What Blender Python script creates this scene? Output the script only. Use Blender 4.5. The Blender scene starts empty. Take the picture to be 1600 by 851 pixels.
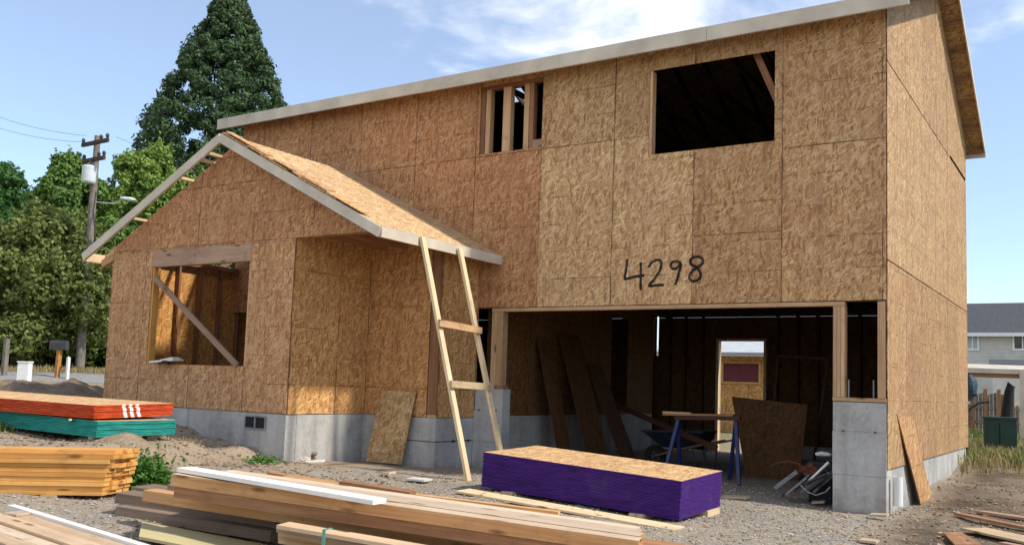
import bpy, math, random
import numpy as np
from mathutils import Vector
R = math.radians
rng = random.Random(7)
nrng = np.random.default_rng(5)
sc = bpy.context.scene
col = sc.collection

# ------------------------------------------------------------------ camera (solved from the photograph)
CF, CX, CY, CW, CH = 1438.68, 810.44, 472.30, 1600.0, 851.0
YAW, PITCH, ROLL = R(-32.768), R(5.187), R(1.993)
CAM = np.array([2.2397, -11.6294, 0.5003])
def _axes():
    cy, sy, cp, sp = math.cos(YAW), math.sin(YAW), math.cos(PITCH), math.sin(PITCH)
    f = np.array([sy*cp, cy*cp, sp]); r = np.array([cy, -sy, 0.0]); u = np.cross(r, f)
    cr, sr = math.cos(ROLL), math.sin(ROLL)
    return cr*r+sr*u, -sr*r+cr*u, f
AX, AY, AZ = _axes()
def ray(px, py):
    return AX*(px-CX)/CF - AY*(py-CY)/CF + AZ
def on(px, py, ax, val):                       # point of a real plane (x, y or z = val) seen at a photo pixel
    d = ray(px, py); t = (val-CAM[ax])/d[ax]
    return CAM+t*d
def far(px, py, dist):                         # point at a horizontal distance
    d = ray(px, py); return CAM+d/np.hypot(d[0], d[1])*dist

cam = bpy.data.cameras.new('camera'); co = bpy.data.objects.new('camera', cam); col.objects.link(co)
cam.sensor_width = 36; cam.lens = CF/CW*36
cam.shift_x = -(CX-CW/2)/CW; cam.shift_y = (CY-CH/2)/CW
cam.clip_start = .05; cam.clip_end = 3000
from mathutils import Matrix
co.matrix_world = Matrix(((AX[0], AY[0], -AZ[0], CAM[0]), (AX[1], AY[1], -AZ[1], CAM[1]), (AX[2], AY[2], -AZ[2], CAM[2]), (0, 0, 0, 1)))
sc.camera = co

# ------------------------------------------------------------------ materials
class NT:
    def __init__(s, name):
        s.m = bpy.data.materials.new(name); s.m.use_nodes = True
        s.t = s.m.node_tree; s.t.nodes.clear()
        s.out = s.n('ShaderNodeOutputMaterial'); s.b = s.n('ShaderNodeBsdfPrincipled')
        s.l(s.b.outputs[0], s.out.inputs[0])
    def n(s, typ, **k):
        x = s.t.nodes.new(typ)
        for a, v in k.items():
            if a in x.bl_rna.properties: setattr(x, a, v)
            else: s.set(x.inputs[a], v)
        return x
    def set(s, inp, v):
        if isinstance(v, bpy.types.NodeSocket): s.l(v, inp)
        else: inp.default_value = v
    def l(s, a, b): s.t.links.new(a, b)
    def uv(s): return s.n('ShaderNodeUVMap').outputs[0]
    def obj(s): return s.n('ShaderNodeTexCoord').outputs['Object']
    def geo(s): return s.n('ShaderNodeNewGeometry').outputs['Position']
    def map(s, v, scale=(1, 1, 1), rot=(0, 0, 0), loc=(0, 0, 0)):
        x = s.n('ShaderNodeMapping'); s.l(v, x.inputs['Vector'])
        x.inputs['Scale'].default_value = scale; x.inputs['Rotation'].default_value = rot; x.inputs['Location'].default_value = loc
        return x.outputs[0]
    def noise(s, v, sc=5, det=4, rough=.55, dist=0):
        x = s.n('ShaderNodeTexNoise'); s.l(v, x.inputs['Vector'])
        x.inputs['Scale'].default_value = sc; x.inputs['Detail'].default_value = det
        x.inputs['Roughness'].default_value = rough; x.inputs['Distortion'].default_value = dist
        return x.outputs[0]
    def vor(s, v, sc=5, out='Color', feature='F1', rand=1):
        x = s.n('ShaderNodeTexVoronoi', feature=feature); s.l(v, x.inputs['Vector'])
        x.inputs['Scale'].default_value = sc; x.inputs['Randomness'].default_value = rand
        return x.outputs[out]
    def ramp(s, f, stops, interp='LINEAR'):
        x = s.n('ShaderNodeValToRGB'); s.l(f, x.inputs[0]); e = x.color_ramp.elements
        x.color_ramp.interpolation = interp
        while len(e) < len(stops): e.new(.5)
        for i, (p, c) in enumerate(stops):
            e[i].position = p; e[i].color = (*c, 1) if len(c) == 3 else c
        return x.outputs[0]
    def mix(s, f, a, b, mode='MIX'):
        x = s.n('ShaderNodeMix', data_type='RGBA', blend_type=mode)
        for i, v in ((0, f), (6, a), (7, b)):
            if isinstance(v, bpy.types.NodeSocket): s.l(v, x.inputs[i])
            elif i == 0: x.inputs[0].default_value = v
            else: x.inputs[i].default_value = (*v, 1) if len(v) == 3 else v
        return x.outputs[2]
    def math(s, op, a, b=0, c=None):
        x = s.n('ShaderNodeMath', operation=op)
        for i, v in enumerate((a, b) if c is None else (a, b, c)):
            if isinstance(v, bpy.types.NodeSocket): s.l(v, x.inputs[i])
            else: x.inputs[i].default_value = v
        return x.outputs[0]
    def sep(s, v):
        x = s.n('ShaderNodeSeparateXYZ'); s.l(v, x.inputs[0]); return x.outputs
    def attr(s, name, out='Fac'):
        return s.n('ShaderNodeAttribute', attribute_name=name).outputs[out]
    def rnd(s): return s.n('ShaderNodeObjectInfo').outputs['Random']
    def bump(s, h, st=.3, d=.01):
        x = s.n('ShaderNodeBump'); s.l(h, x.inputs['Height']); x.inputs['Strength'].default_value = st
        x.inputs['Distance'].default_value = d; s.l(x.outputs[0], s.b.inputs['Normal'])
    def done(s, c, rough=.8, spec=.3):
        s.set(s.b.inputs['Base Color'], c if isinstance(c, bpy.types.NodeSocket) else (*c, 1))
        s.set(s.b.inputs['Roughness'], rough); s.b.inputs['Specular IOR Level'].default_value = spec
        return s.m

def plain(name, c, rough=.6, spec=.4, metal=0, var=.25, scale=8, bump=.1):
    t = NT(name); g = t.obj()
    nz = t.noise(g, scale, 5, .6)
    f = t.ramp(nz, [(.3, tuple(x*(1-var) for x in c)), (.7, tuple(min(1, x*(1+var)) for x in c))])
    t.b.inputs['Metallic'].default_value = metal
    if bump: t.bump(nz, bump, .01)
    return t.done(f, rough, spec)

def osb(name, lines=True, gain=1.0):
    t = NT(name); uv = t.uv()
    w = t.n('ShaderNodeTexNoise'); t.l(uv, w.inputs['Vector']); w.inputs['Scale'].default_value = 9; w.inputs['Detail'].default_value = 2
    wv = t.n('ShaderNodeVectorMath', operation='MULTIPLY_ADD'); t.l(w.outputs['Color'], wv.inputs[0]); wv.inputs[1].default_value = (.016, .016, 0); t.l(uv, wv.inputs[2])
    p = wv.outputs[0]
    stops = [(.0, (.185, .092, .038)), (.12, (.36, .205, .086)), (.42, (.465, .288, .128)), (.80, (.525, .345, .165)), (.92, (.63, .455, .25)), (1, (.75, .59, .36))]
    colr = None
    for i, (rot, sx, sy) in enumerate([(.1, 54, 14), (.5, 60, 15), (-.45, 52, 14), (1.35, 62, 20), (.25, 72, 14), (-.2, 58, 11), (.9, 66, 18)]):
        v = t.map(t.map(p, (1, 1, 1), (0, 0, rot), (i*7.3, i*3.1, 0)), (sx, sy, 1))
        cell = t.sep(t.vor(v, 1.0))
        c = t.ramp(cell[0], stops)
        if colr is None: colr = c
        else: colr = t.mix(t.ramp(cell[1], [(.62, (0, 0, 0)), (.64, (1, 1, 1))]), colr, c)
    for i, (rot, sx, sy, th_, cc_) in enumerate([(.35, 42, 11, .85, (.655, .465, .27)), (-.5, 46, 12, .86, (.60, .405, .215)), (.05, 36, 9, .88, (.29, .15, .068)), (1.1, 44, 13, .91, (.70, .525, .32))]):
        v = t.map(t.map(p, (1, 1, 1), (0, 0, rot), (i*5.1+3, i*9.7, 0)), (sx, sy, 1)); cell = t.sep(t.vor(v, 1.0))
        colr = t.mix(t.ramp(cell[1], [(th_, (0, 0, 0)), (th_+.02, (.8, .8, .8))]), colr, cc_)
    big = t.noise(uv, 1.1, 4, .6)
    colr = t.mix(t.ramp(big, [(.35, (.0, 0, 0)), (.7, (.4, .4, .4))]), colr, (.36, .21, .125))
    run = t.noise(t.map(t.geo(), (7, 7, .55)), 1, 5, .6)
    colr = t.mix(t.ramp(run, [(.52, (0, 0, 0)), (.72, (.42, .42, .42))]), colr, (.25, .13, .07))
    scf = t.noise(t.map(t.geo(), (2.2, 2.2, 3.1), (0, 0, 0), (4, 2, 7)), 1, 6, .7)
    colr = t.mix(t.ramp(scf, [(.56, (0, 0, 0)), (.70, (.35, .35, .35))]), colr, (.60, .46, .30))
    fine = t.noise(t.map(p, (160, 30, 1)), 1, 2)
    colr = t.mix(.55, colr, t.ramp(fine, [(.3, (.55, .55, .55)), (.7, (1, 1, 1))]), 'MULTIPLY')
    if lines:                                             # printed stud lines and nail rows of the sheets
        s = t.sep(uv); ms = []
        for ax, pitch in ((1, .406), (0, 1.22)):
            m = t.math('FRACT', t.math('DIVIDE', s[ax], pitch))
            ms.append(t.math('LESS_THAN', m, .026 if ax == 1 else .013))
        m = t.math('MAXIMUM', *ms)
        br = t.ramp(t.noise(uv, 2.3, 3), [(.44, (.03, .03, .03)), (.58, (.72, .72, .72))])
        colr = t.mix(t.math('MULTIPLY', m, br), colr, (.07, .035, .02))
    tint = t.attr('tint', 'Color')
    colr = t.mix(1.0, colr, tint, 'MULTIPLY')
    h = t.sep(colr)[0]
    t.bump(h, .35, .006)
    return t.done(colr, .78, .25)

def lumber(name, c0, c1, c2, knots=True, rough=.72):
    t = NT(name); uv = t.uv(); r = t.rnd()
    off = t.n('ShaderNodeCombineXYZ'); t.l(t.math('MULTIPLY', r, 37.0), off.inputs[0]); t.l(t.math('MULTIPLY', r, 11.0), off.inputs[1])
    v = t.n('ShaderNodeVectorMath', operation='ADD'); t.l(uv, v.inputs[0]); t.l(off.outputs[0], v.inputs[1]); v = v.outputs[0]
    g = t.noise(t.map(v, (2.2, 55, 1)), 1, 5, .6, .8)
    g2 = t.noise(t.map(v, (.6, 9, 1)), 1, 3)
    f = t.math('ADD', t.math('MULTIPLY', g, .65), t.math('MULTIPLY', g2, .45))
    c = t.ramp(f, [(.33, c0), (.53, c1), (.74, c2)])
    if knots:
        d = t.vor(t.map(v, (2.2, 8, 1)), 1, 'Distance')
        c = t.mix(t.ramp(d, [(.09, (.9, .9, .9)), (.2, (0, 0, 0))]), c, tuple(x*.3 for x in c0))
        mud = t.noise(t.geo(), 5, 5, .65)
        c = t.mix(t.ramp(mud, [(.55, (0, 0, 0)), (.72, (.5, .5, .5))]), c, tuple(x*.5+.04 for x in c0))
    st = t.noise(v, 2.1, 4)
    c = t.mix(t.ramp(st, [(.5, (0, 0, 0)), (.75, (.35, .35, .35))]), c, tuple(x*.55 for x in c1))
    k = t.n('ShaderNodeHueSaturation'); t.l(c, k.inputs['Color']); t.l(t.math('MULTIPLY_ADD', r, .4, .8), k.inputs['Value'])
    t.bump(g, .25, .004)
    return t.done(k.outputs[0], rough, .3)

def concrete(name, c=(.40, .39, .365)):
    t = NT(name); g = t.geo()
    a = t.noise(g, 1.6, 6, .65); b = t.noise(g, 22, 4, .6)
    f = t.math('ADD', t.math('MULTIPLY', a, .7), t.math('MULTIPLY', b, .3))
    cc = t.ramp(f, [(.33, tuple(x*.66 for x in c)), (.5, c), (.68, tuple(x*1.25 for x in c))])
    sx = t.noise(t.map(g, (5, 5, .45)), 1, 4)
    cc = t.mix(t.ramp(sx, [(.5, (0, 0, 0)), (.72, (.6, .6, .6))]), cc, (.235, .215, .185))
    zc = t.sep(g)[2]
    spl = t.math('ADD', t.math('MULTIPLY', t.math('SUBTRACT', -.50, zc), 2.2), t.math('MULTIPLY', t.math('SUBTRACT', t.noise(g, 6, 6, .7), .5), 2.4))
    cc = t.mix(t.ramp(spl, [(.25, (0, 0, 0)), (.9, (.6, .6, .6))]), cc, (.22, .18, .135))
    d = t.vor(g, 16, 'Distance')
    pit = t.ramp(d, [(.05, (1, 1, 1)), (.12, (0, 0, 0))])
    cc = t.mix(t.math('MULTIPLY', pit, .55), cc, (.14, .135, .125))
    t.bump(t.math('SUBTRACT', b, pit), .3, .012)
    return t.done(cc, .88, .2)

M = {}
M['osb'] = osb('osb_sheathing'); M['osb_plain'] = osb('osb_board', False)
M['stud'] = lumber('stud_wood', (.37, .21, .10), (.49, .30, .155), (.60, .41, .23))
M['stud_red'] = lumber('weathered_stud', (.15, .065, .03), (.24, .11, .055), (.33, .17, .09))
M['pine'] = lumber('pale_pine', (.48, .33, .18), (.60, .44, .26), (.70, .55, .36))
M['beam'] = lumber('fir_beam', (.42, .195, .07), (.54, .285, .115), (.63, .39, .19))
M['pale_top'] = lumber('sun_bleached_wood', (.46, .335, .215), (.56, .425, .29), (.63, .51, .375))
M['tan_wood'] = lumber('tan_wood', (.40, .27, .155), (.50, .35, .21), (.58, .43, .28))
M['orange'] = lumber('orange_fir', (.54, .22, .045), (.68, .325, .08), (.76, .45, .15))
M['grey_wood'] = lumber('weathered_grey_wood', (.14, .095, .065), (.215, .15, .105), (.30, .22, .16))
M['brown_wood'] = lumber('brown_wood', (.21, .095, .04), (.32, .155, .07), (.41, .225, .115))
M['whitewash'] = lumber('white_primed_board', (.62, .58, .52), (.72, .68, .62), (.80, .77, .72), False)
M['yellow_ply'] = lumber('yellow_plywood', (.40, .34, .17), (.46, .39, .20), (.52, .45, .25), False)
M['header'] = lumber('header_wood', (.25, .15, .095), (.34, .215, .14), (.42, .28, .19))
M['concrete'] = concrete('cast_concrete')
M['fascia'] = plain('primed_fascia', (.54, .475, .375), .6, .3, 0, .22, 1.7, .04)
t = NT('black_spray_paint'); g = t.geo(); f = t.math('ADD', t.math('MULTIPLY', t.noise(g, 120, 3), .55), t.math('MULTIPLY', t.noise(g, 9, 3), .45))
M['black_paint'] = t.done(t.ramp(f, [(.5, (.014, .012, .012)), (.62, (.12, .075, .045))]), .75, .2)
M['steel'] = plain('grey_steel', (.24, .245, .25), .55, .4, .25, .35)
M['dark_steel'] = plain('dark_steel', (.05, .05, .055), .55, .4, .3)
M['white_paint'] = plain('white_paint', (.76, .76, .74), .5, .4, 0, .07, 6)
M['pvc'] = plain('white_pvc', (.70, .70, .67), .35, .5, 0, .08, 6, .02)
M['blue_paint'] = plain('blue_paint', (.009, .02, .11), .45, .5, 0, .25, 12)
M['navy'] = plain('navy_plastic', (.007, .011, .026), .5, .4, 0, .3)
M['black'] = plain('black_rubber', (.012, .012, .013), .7, .3)
M['green_metal'] = plain('dark_green_metal', (.016, .05, .032), .45, .4, 0, .25, 5)
M['tarp'] = plain('blue_tarp', (.03, .06, .085), .6, .3, 0, .25, 6)
M['paper'] = plain('pale_paper', (.72, .68, .60), .8, .2, 0, .12, 14)
M['rust'] = plain('rusty_red', (.12, .04, .022), .8, .2, 0, .35, 14)
M['pole_wood'] = plain('pole_wood', (.19, .165, .14), .9, .1, 0, .35, 6)
M['pole_dark'] = plain('crossarm_wood', (.07, .055, .045), .9, .1, 0, .3, 6)
M['grey_metal'] = plain('transformer_grey', (.52, .55, .56), .5, .4, 0, .1, 4)
M['asphalt'] = plain('asphalt', (.24, .23, .22), .9, .2, 0, .25, 10)
M['orange_stake'] = plain('orange_post', (.42, .20, .06), .8, .2, 0, .2)
M['dark_fence'] = plain('dark_fence', (.03, .03, .034), .9, .1, 0, .3)
M['fence_wood'] = plain('grey_fence', (.20, .175, .145), .9, .1, 0, .3, 4)
M['roofing'] = plain('asphalt_shingles', (.075, .078, .085), .9, .2, 0, .45, 14, .4)
M['glass'] = plain('window_glass', (.06, .09, .11), .08, .8, 0, .1, 3, 0)
M['pale_glass'] = plain('pale_blind', (.36, .45, .49), .25, .6, 0, .08, 3, 0)
M['maroon'] = plain('maroon_panel', (.16, .035, .055), .6, .3, 0, .15, 6)
M['tan_siding'] = plain('tan_siding', (.58, .40, .155), .8, .2, 0, .15, 4)
M['strap'] = plain('green_strap', (.12, .32, .24), .4, .5)
M['bark'] = plain('bark', (.085, .062, .045), .95, .1, 0, .45, 9, .5)
M['dark_plank'] = lumber('dark_plank', (.045, .02, .011), (.075, .034, .019), (.11, .055, .032))  # interior framing wood, shade of the inside put into its colour

def siding(name, c):
    t = NT(name); g = t.obj(); z = t.sep(g)[2]
    fr = t.math('FRACT', t.math('DIVIDE', z, .2))
    nz = t.noise(g, 2.5, 4)
    cc = t.ramp(nz, [(.3, tuple(x*.88 for x in c)), (.7, tuple(x*1.08 for x in c))])
    t.bump(fr, .9, .03)
    return t.done(cc, .7, .3)
M['siding'] = siding('lap_siding', (.54, .535, .52))
M['siding_white'] = siding('white_lap_siding', (.62, .62, .58))

def edge_paint(name, c):                                   # painted edges, raw OSB faces (by material slot)
    t = NT(name); g = t.geo()
    z = t.noise(t.map(g, (6, 6, 90)), 1, 3)
    cc = t.ramp(z, [(.3, tuple(x*.5 for x in c)), (.52, c), (.78, tuple(min(1, x*1.5) for x in c))])
    wn = t.noise(g, 3.2, 6, .7); cc = t.mix(t.ramp(wn, [(.55, (0, 0, 0)), (.75, (.35, .35, .35))]), cc, tuple(x*.5+.09 for x in c))
    t.bump(z, .12, .004)
    return t.done(cc, .8, .2)
M['purple'] = edge_paint('purple_edge_paint', (.058, .016, .155))
M['red'] = edge_paint('red_edge_paint', (.50, .065, .018))
M['teal'] = edge_paint('teal_edge_paint', (.02, .24, .20))

def leaf(name, c0, c1):
    t = NT(name); a = t.attr('tint', 'Color')
    v = t.sep(a)[0]
    c = t.ramp(v, [(0, c0), (1, c1)])
    t.done(c, .6, .25)
    tr = t.n('ShaderNodeBsdfTranslucent'); t.l(c, tr.inputs[0])
    mx = t.n('ShaderNodeMixShader'); mx.inputs[0].default_value = .3
    t.l(t.b.outputs[0], mx.inputs[1]); t.l(tr.outputs[0], mx.inputs[2]); t.l(mx.outputs[0], t.out.inputs[0])
    return t.m
M['leaf_mid'] = leaf('leaf_mid', (0.056, 0.121, 0.024), (0.194, 0.308, 0.065))
M['leaf_light'] = leaf('leaf_light', (0.102, 0.187, 0.028), (0.312, 0.421, 0.094))
M['leaf_dark'] = leaf('leaf_dark', (0.031, 0.093, 0.022), (0.093, 0.202, 0.047))
M['leaf_olive'] = leaf('leaf_olive', (0.081, 0.113, 0.025), (0.225, 0.266, 0.072))
M['conifer'] = leaf('conifer_needles', (.035, .07, .03), (.11, .18, .07))
M['grass'] = leaf('grass_blades', (.07, .12, .02), (.23, .27, .07))
M['weed'] = leaf('weed_leaves', (.04, .12, .015), (.13, .27, .05))
M['dry_grass'] = leaf('dry_grass', (.22, .17, .07), (.42, .34, .16))

def ground_mat():
    t = NT('site_ground'); g = t.geo(); s = t.sep(g)
    dirt = t.attr('dirt', 'Fac'); shaded_soil = t.attr('shaded_soil', 'Fac'); green = t.attr('green', 'Fac')
    cell = t.sep(t.vor(g, 34)); d = t.vor(g, 34, 'Distance')
    grav = t.ramp(cell[0], [(0, (.17, .14, .105)), (.35, (.275, .235, .18)), (.7, (.36, .315, .25)), (1, (.52, .465, .385))])
    grav = t.mix(t.ramp(d, [(.45, (0, 0, 0)), (.85, (.75, .75, .75))]), grav, (.09, .082, .07))
    cell2 = t.sep(t.vor(g, 80))
    grav = t.mix(.4, grav, t.ramp(cell2[1], [(0, (.10, .09, .08)), (1, (.42, .39, .35))]))
    n1 = t.noise(g, 1.7, 6, .65); n2 = t.noise(g, 19, 6, .7)
    f = t.math('ADD', t.math('MULTIPLY', n1, .5), t.math('MULTIPLY', n2, .5))
    soil = t.ramp(f, [(.3, (.16, .118, .08)), (.5, (.30, .228, .156)), (.68, (.43, .345, .25))])
    soil = t.mix(shaded_soil, soil, t.ramp(f, [(.3, (.03, .023, .016)), (.52, (.07, .053, .038)), (.70, (.145, .113, .082))]))  # dark soil, with the cast shadow at the right painted into its colour
    gr = t.ramp(n2, [(.3, (.06, .085, .02)), (.5, (.15, .16, .05)), (.7, (.28, .25, .10))])
    soil = t.mix(green, soil, gr)
    edge = t.math('ADD', dirt, t.math('MULTIPLY', t.math('SUBTRACT', t.noise(g, 4, 5), .5), 1.3))
    mask = t.ramp(edge, [(.38, (0, 0, 0)), (.62, (1, 1, 1))])
    c = t.mix(mask, grav, soil)
    pat = t.noise(g, .9, 4)
    c = t.mix(t.ramp(pat, [(.36, (.05, .05, .05)), (.70, (.7, .7, .7))]), c, (.335, .275, .20))
    h = t.math('ADD', t.math('MULTIPLY', d, -.6), n2)
    t.bump(h, .8, .02)
    return t.done(c, .95, .1)
M['ground'] = ground_mat()
def dirt_mat(name, k):
    t = NT(name); g = t.geo(); n1 = t.noise(g, 4, 6, .7); n2 = t.noise(g, 30, 4)
    f = t.math('ADD', t.math('MULTIPLY', n1, .6), t.math('MULTIPLY', n2, .4))
    t.bump(f, .8, .03)
    return t.done(t.ramp(f, [(.3, tuple(x*.45 for x in k)), (.5, k), (.7, tuple(x*1.5 for x in k))]), .95, .1)
M['dirt'] = dirt_mat('brown_dirt', (.27, .205, .14)); M['dark_dirt'] = dirt_mat('dark_dirt', (.20, .145, .10))
t = NT('gravel_stones'); r = t.attr('tint', 'Color')
M['stone'] = t.done(t.ramp(t.sep(r)[0], [(0, (.16, .135, .105)), (.5, (.305, .265, .205)), (1, (.52, .465, .385))]), .9, .15)

t = NT('dirt_clods'); r = t.attr('tint', 'Color')
M['clod'] = t.done(t.ramp(t.sep(r)[0], [(0, (.12, .09, .062)), (.6, (.25, .19, .13)), (1, (.38, .31, .23))]), .95, .1)

# ------------------------------------------------------------------ mesh builder
WL = {}                                                     # world location of each created object
class MB:
    def __init__(s): s.v, s.f, s.uv, s.t, s.mi = [], [], [], [], []
    def face(s, pts, uvs=None, tint=(1, 1, 1), mi=0):
        b = len(s.v); s.v += [tuple(map(float, p)) for p in pts]; s.f.append(tuple(range(b, b+len(pts))))
        if uvs is None:
            p = [np.array(q, float) for q in pts]; e = p[1]-p[0]; L = np.linalg.norm(e) or 1; e = e/L
            nn = np.cross(e, p[-1]-p[0]); nl = np.linalg.norm(nn) or 1; w = np.cross(nn/nl, e)
            uvs = [((q-p[0]) @ e, (q-p[0]) @ w) for q in p]
        s.uv += list(uvs); s.t.append(tint); s.mi.append(mi)
    def box(s, o, a, b, c, tint=(1, 1, 1), mi=0, mi_side=None, off=None):     # corner o, three edge vectors; grain runs along a
        o, a, b, c = (np.array(x, float) for x in (o, a, b, c))
        if np.dot(np.cross(a, b), c) < 0: o = o+c; c = -c
        la, lb, lc = (np.linalg.norm(x) for x in (a, b, c))
        ou, ov = off if off else (rng.uniform(0, 50), rng.uniform(0, 50))
        q = lambda u, v: [(ou, ov), (ou+u, ov), (ou+u, ov+v), (ou, ov+v)]
        ms = mi if mi_side is None else mi_side
        s.face([o+c, o+a+c, o+a+b+c, o+b+c], q(la, lb), tint, mi)
        s.face([o, o+b, o+a+b, o+a], [(ou, ov), (ou, ov+lb), (ou+la, ov+lb), (ou+la, ov)], tint, mi)
        s.face([o, o+a, o+a+c, o+c], q(la, lc), tint, ms)
        s.face([o+b, o+b+c, o+a+b+c, o+a+b], [(ou, ov), (ou, ov+lc), (ou+la, ov+lc), (ou+la, ov)], tint, ms)
        s.face([o, o+c, o+b+c, o+b], [(ou, ov), (ou, ov+lc), (ou+lb, ov+lc), (ou+lb, ov)], tint, ms)
        s.face([o+a, o+a+b, o+a+b+c, o+a+c], q(lb, lc), tint, ms)
    def aabb(s, lo, hi, grain=0, **k):
        lo, hi = np.array(lo, float), np.array(hi, float); d = hi-lo; E = np.eye(3)
        g = grain; o1, o2 = (g+1) % 3, (g+2) % 3
        s.box(lo, E[g]*d[g], E[o1]*d[o1], E[o2]*d[o2], **k)
    def bar(s, p0, p1, w, h, up=(0, 0, 1), **k):                              # bar with axis p0-p1, w across, h along up
        p0, p1, up = np.array(p0, float), np.array(p1, float), np.array(up, float)
        a = p1-p0; u = a/np.linalg.norm(a); b = np.cross(up, u); b /= np.linalg.norm(b); c = np.cross(u, b)
        s.box(p0-b*w/2-c*h/2, a, b*w, c*h, **k)
    def tube(s, pts, rad, n=10, caps=True, mi=0, tint=(1, 1, 1)):
        pts = [np.array(p, float) for p in pts]; rads = rad if isinstance(rad, (list, tuple)) else [rad]*len(pts)
        rings = []; ref = None
        for i, p in enumerate(pts):
            d = pts[min(i+1, len(pts)-1)]-pts[max(i-1, 0)]; d = d/np.linalg.norm(d)
            if ref is None: ref = np.array([1, 0, 0]) if abs(d[0]) < .8 else np.array([0, 1, 0])
            x = np.cross(d, ref); x /= np.linalg.norm(x); y = np.cross(d, x); ref = -y if False else np.cross(x, d)
            rings.append([p+rads[i]*(math.cos(2*math.pi*k/n)*x+math.sin(2*math.pi*k/n)*y) for k in range(n)])
        for i in range(len(rings)-1):
            for k in range(n):
                s.face([rings[i][k], rings[i][(k+1) % n], rings[i+1][(k+1) % n], rings[i+1][k]], None, tint, mi)
        if caps:
            s.face(rings[0][::-1], None, tint, mi); s.face(rings[-1], None, tint, mi)
    def build(s, name, mats, parent=None, loc=None, smooth=False):
        me = bpy.data.meshes.new(name)
        base = np.array(WL[parent.name] if parent else (loc if loc is not None else (0, 0, 0)), float)
        V = np.array(s.v, float)-base
        me.from_pydata(V.tolist(), [], s.f); me.update()
        ul = me.uv_layers.new(name='UVMap'); ul.data.foreach_set('uv', np.array(s.uv, np.float32).ravel())
        ca = me.attributes.new('tint', 'FLOAT_COLOR', 'FACE')
        T = np.ones((len(s.f), 4), np.float32); T[:, :3] = np.array(s.t, np.float32); ca.data.foreach_set('color', T.ravel())
        me.polygons.foreach_set('material_index', np.array(s.mi, np.int32))
        if smooth: me.polygons.foreach_set('use_smooth', np.ones(len(s.f), bool))
        for m in (mats if isinstance(mats, (list, tuple)) else [mats]): me.materials.append(M[m] if isinstance(m, str) else m)
        o = bpy.data.objects.new(name, me); col.objects.link(o)
        if parent: o.parent = parent; WL[o.name] = base
        else: o.location = base; WL[o.name] = base
        return o
def tag(o, label=None, cat=None, group=None, kind=None):
    if label: o['label'] = label
    if cat: o['category'] = cat
    if group: o['group'] = group
    if kind: o['kind'] = kind
    return o
def thing(name, loc, label, cat, group=None):
    o = bpy.data.objects.new(name, None); col.objects.link(o); o.location = loc; o.empty_display_size = .2
    WL[o.name] = np.array(loc, float); return tag(o, label, cat, group)
def merge_verts(o):
    import bmesh
    bm = bmesh.new(); bm.from_mesh(o.data); bmesh.ops.remove_doubles(bm, verts=bm.verts, dist=1e-4); bm.to_mesh(o.data); bm.free()

# ------------------------------------------------------------------ ground
CTRL = np.array([
 (-9.67, -2.6, -.25), (-8.8, -2.6, -.40), (-8.2, -2.6, -.47), (-7.5, -2.7, -.65), (-7.3, -2.0, -.69), (-7.2, -1.2, -.71), (-6, -.95, -.73), (-5.9, 0, -.75),
 (-3, 0, -.81), (-.4, 0, -.86), (.1, 1.4, -.86), (.1, 3.2, -.72), (.1, 7.3, -.55), (-3.9, -2.75, -.715), (-2.7, -2.75, -.775), (-1.5, -2.75, -.845), (-3.95, -1.55, -.71), (-1.5, -1.55, -.83), (-.9, -2.7, -.87), (-2.6, -3.3, -.80), (-4.3, -3, -.72),
 (-5.5, -3.2, -.70), (-7, -3.5, -.60), (-7.6, -5.2, -.30), (-9.5, -5.5, -.24), (-7.9, -4.1, -.32), (-10, -4.4, -.22), (-12, -5, -.22), (-11.6, -2.7, -.18), (-5.4, -6.5, -.64), (-6.5, -6.3, -.58),
 (-6.5, -4.6, -.55), (-4.7, -6.9, -.67), (-3.5, -7.5, -.71), (-3.8, -8.3, -.70), (-2.6, -7.4, -.78), (-3, -6, -.80), (-.3, -5.9, -.93), (-1.5, -4.4, -.90), (1, -3, -.93), (.6, -1, -.9),
 (2.2, -11.6, -.97), (-2, -11, -.86), (5, -6, -.98), (5, 0, -.88), (3, 5, -.66), (6, 10, -.6), (0, 18, -.65), (0, 38, -.55), (8, 25, -.6), (-5, 12, -.55), (-5, 22, -.5), (-15, 20, .1),
 (-3, 4, -.82), (-5, 3, -.82), (-2, 6.5, -.78), (-30, 8.5, .44), (-23, 4.3, .02), (-20, 8, 0), (-14, 0, -.16), (-14, -5, -.2), (-20, -5, -.05), (-30, -5, .2), (-27, 14, .4), (-35, 20, .6), (-45, 10, .8), (-10, 4, -.4), (-60, 30, 1), (60, 20, -.6), (0, 90, -.5), (20, -30, -1.1), (-30, -30, -.3)])
def gz(x, y):
    x = np.asarray(x, float); y = np.asarray(y, float)
    d2 = (x[..., None]-CTRL[:, 0])**2+(y[..., None]-CTRL[:, 1])**2+.02
    w = d2**-1.7
    return (w*CTRL[:, 2]).sum(-1)/w.sum(-1)
def gzs(x, y): return float(gz(np.array(x), np.array(y)))
def vnoise(x, y, seed=0):                                   # smooth value noise
    xi = np.floor(x).astype(int); yi = np.floor(y).astype(int); fx = x-xi; fy = y-yi
    h = lambda a, b: np.modf(np.abs(np.sin(a*127.1+b*311.7+seed*74.7)*43758.5453))[0]
    fx = fx*fx*(3-2*fx); fy = fy*fy*(3-2*fy)
    return (h(xi, yi)*(1-fx)+h(xi+1, yi)*fx)*(1-fy)+(h(xi, yi+1)*(1-fx)+h(xi+1, yi+1)*fx)*fy-.5
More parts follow.
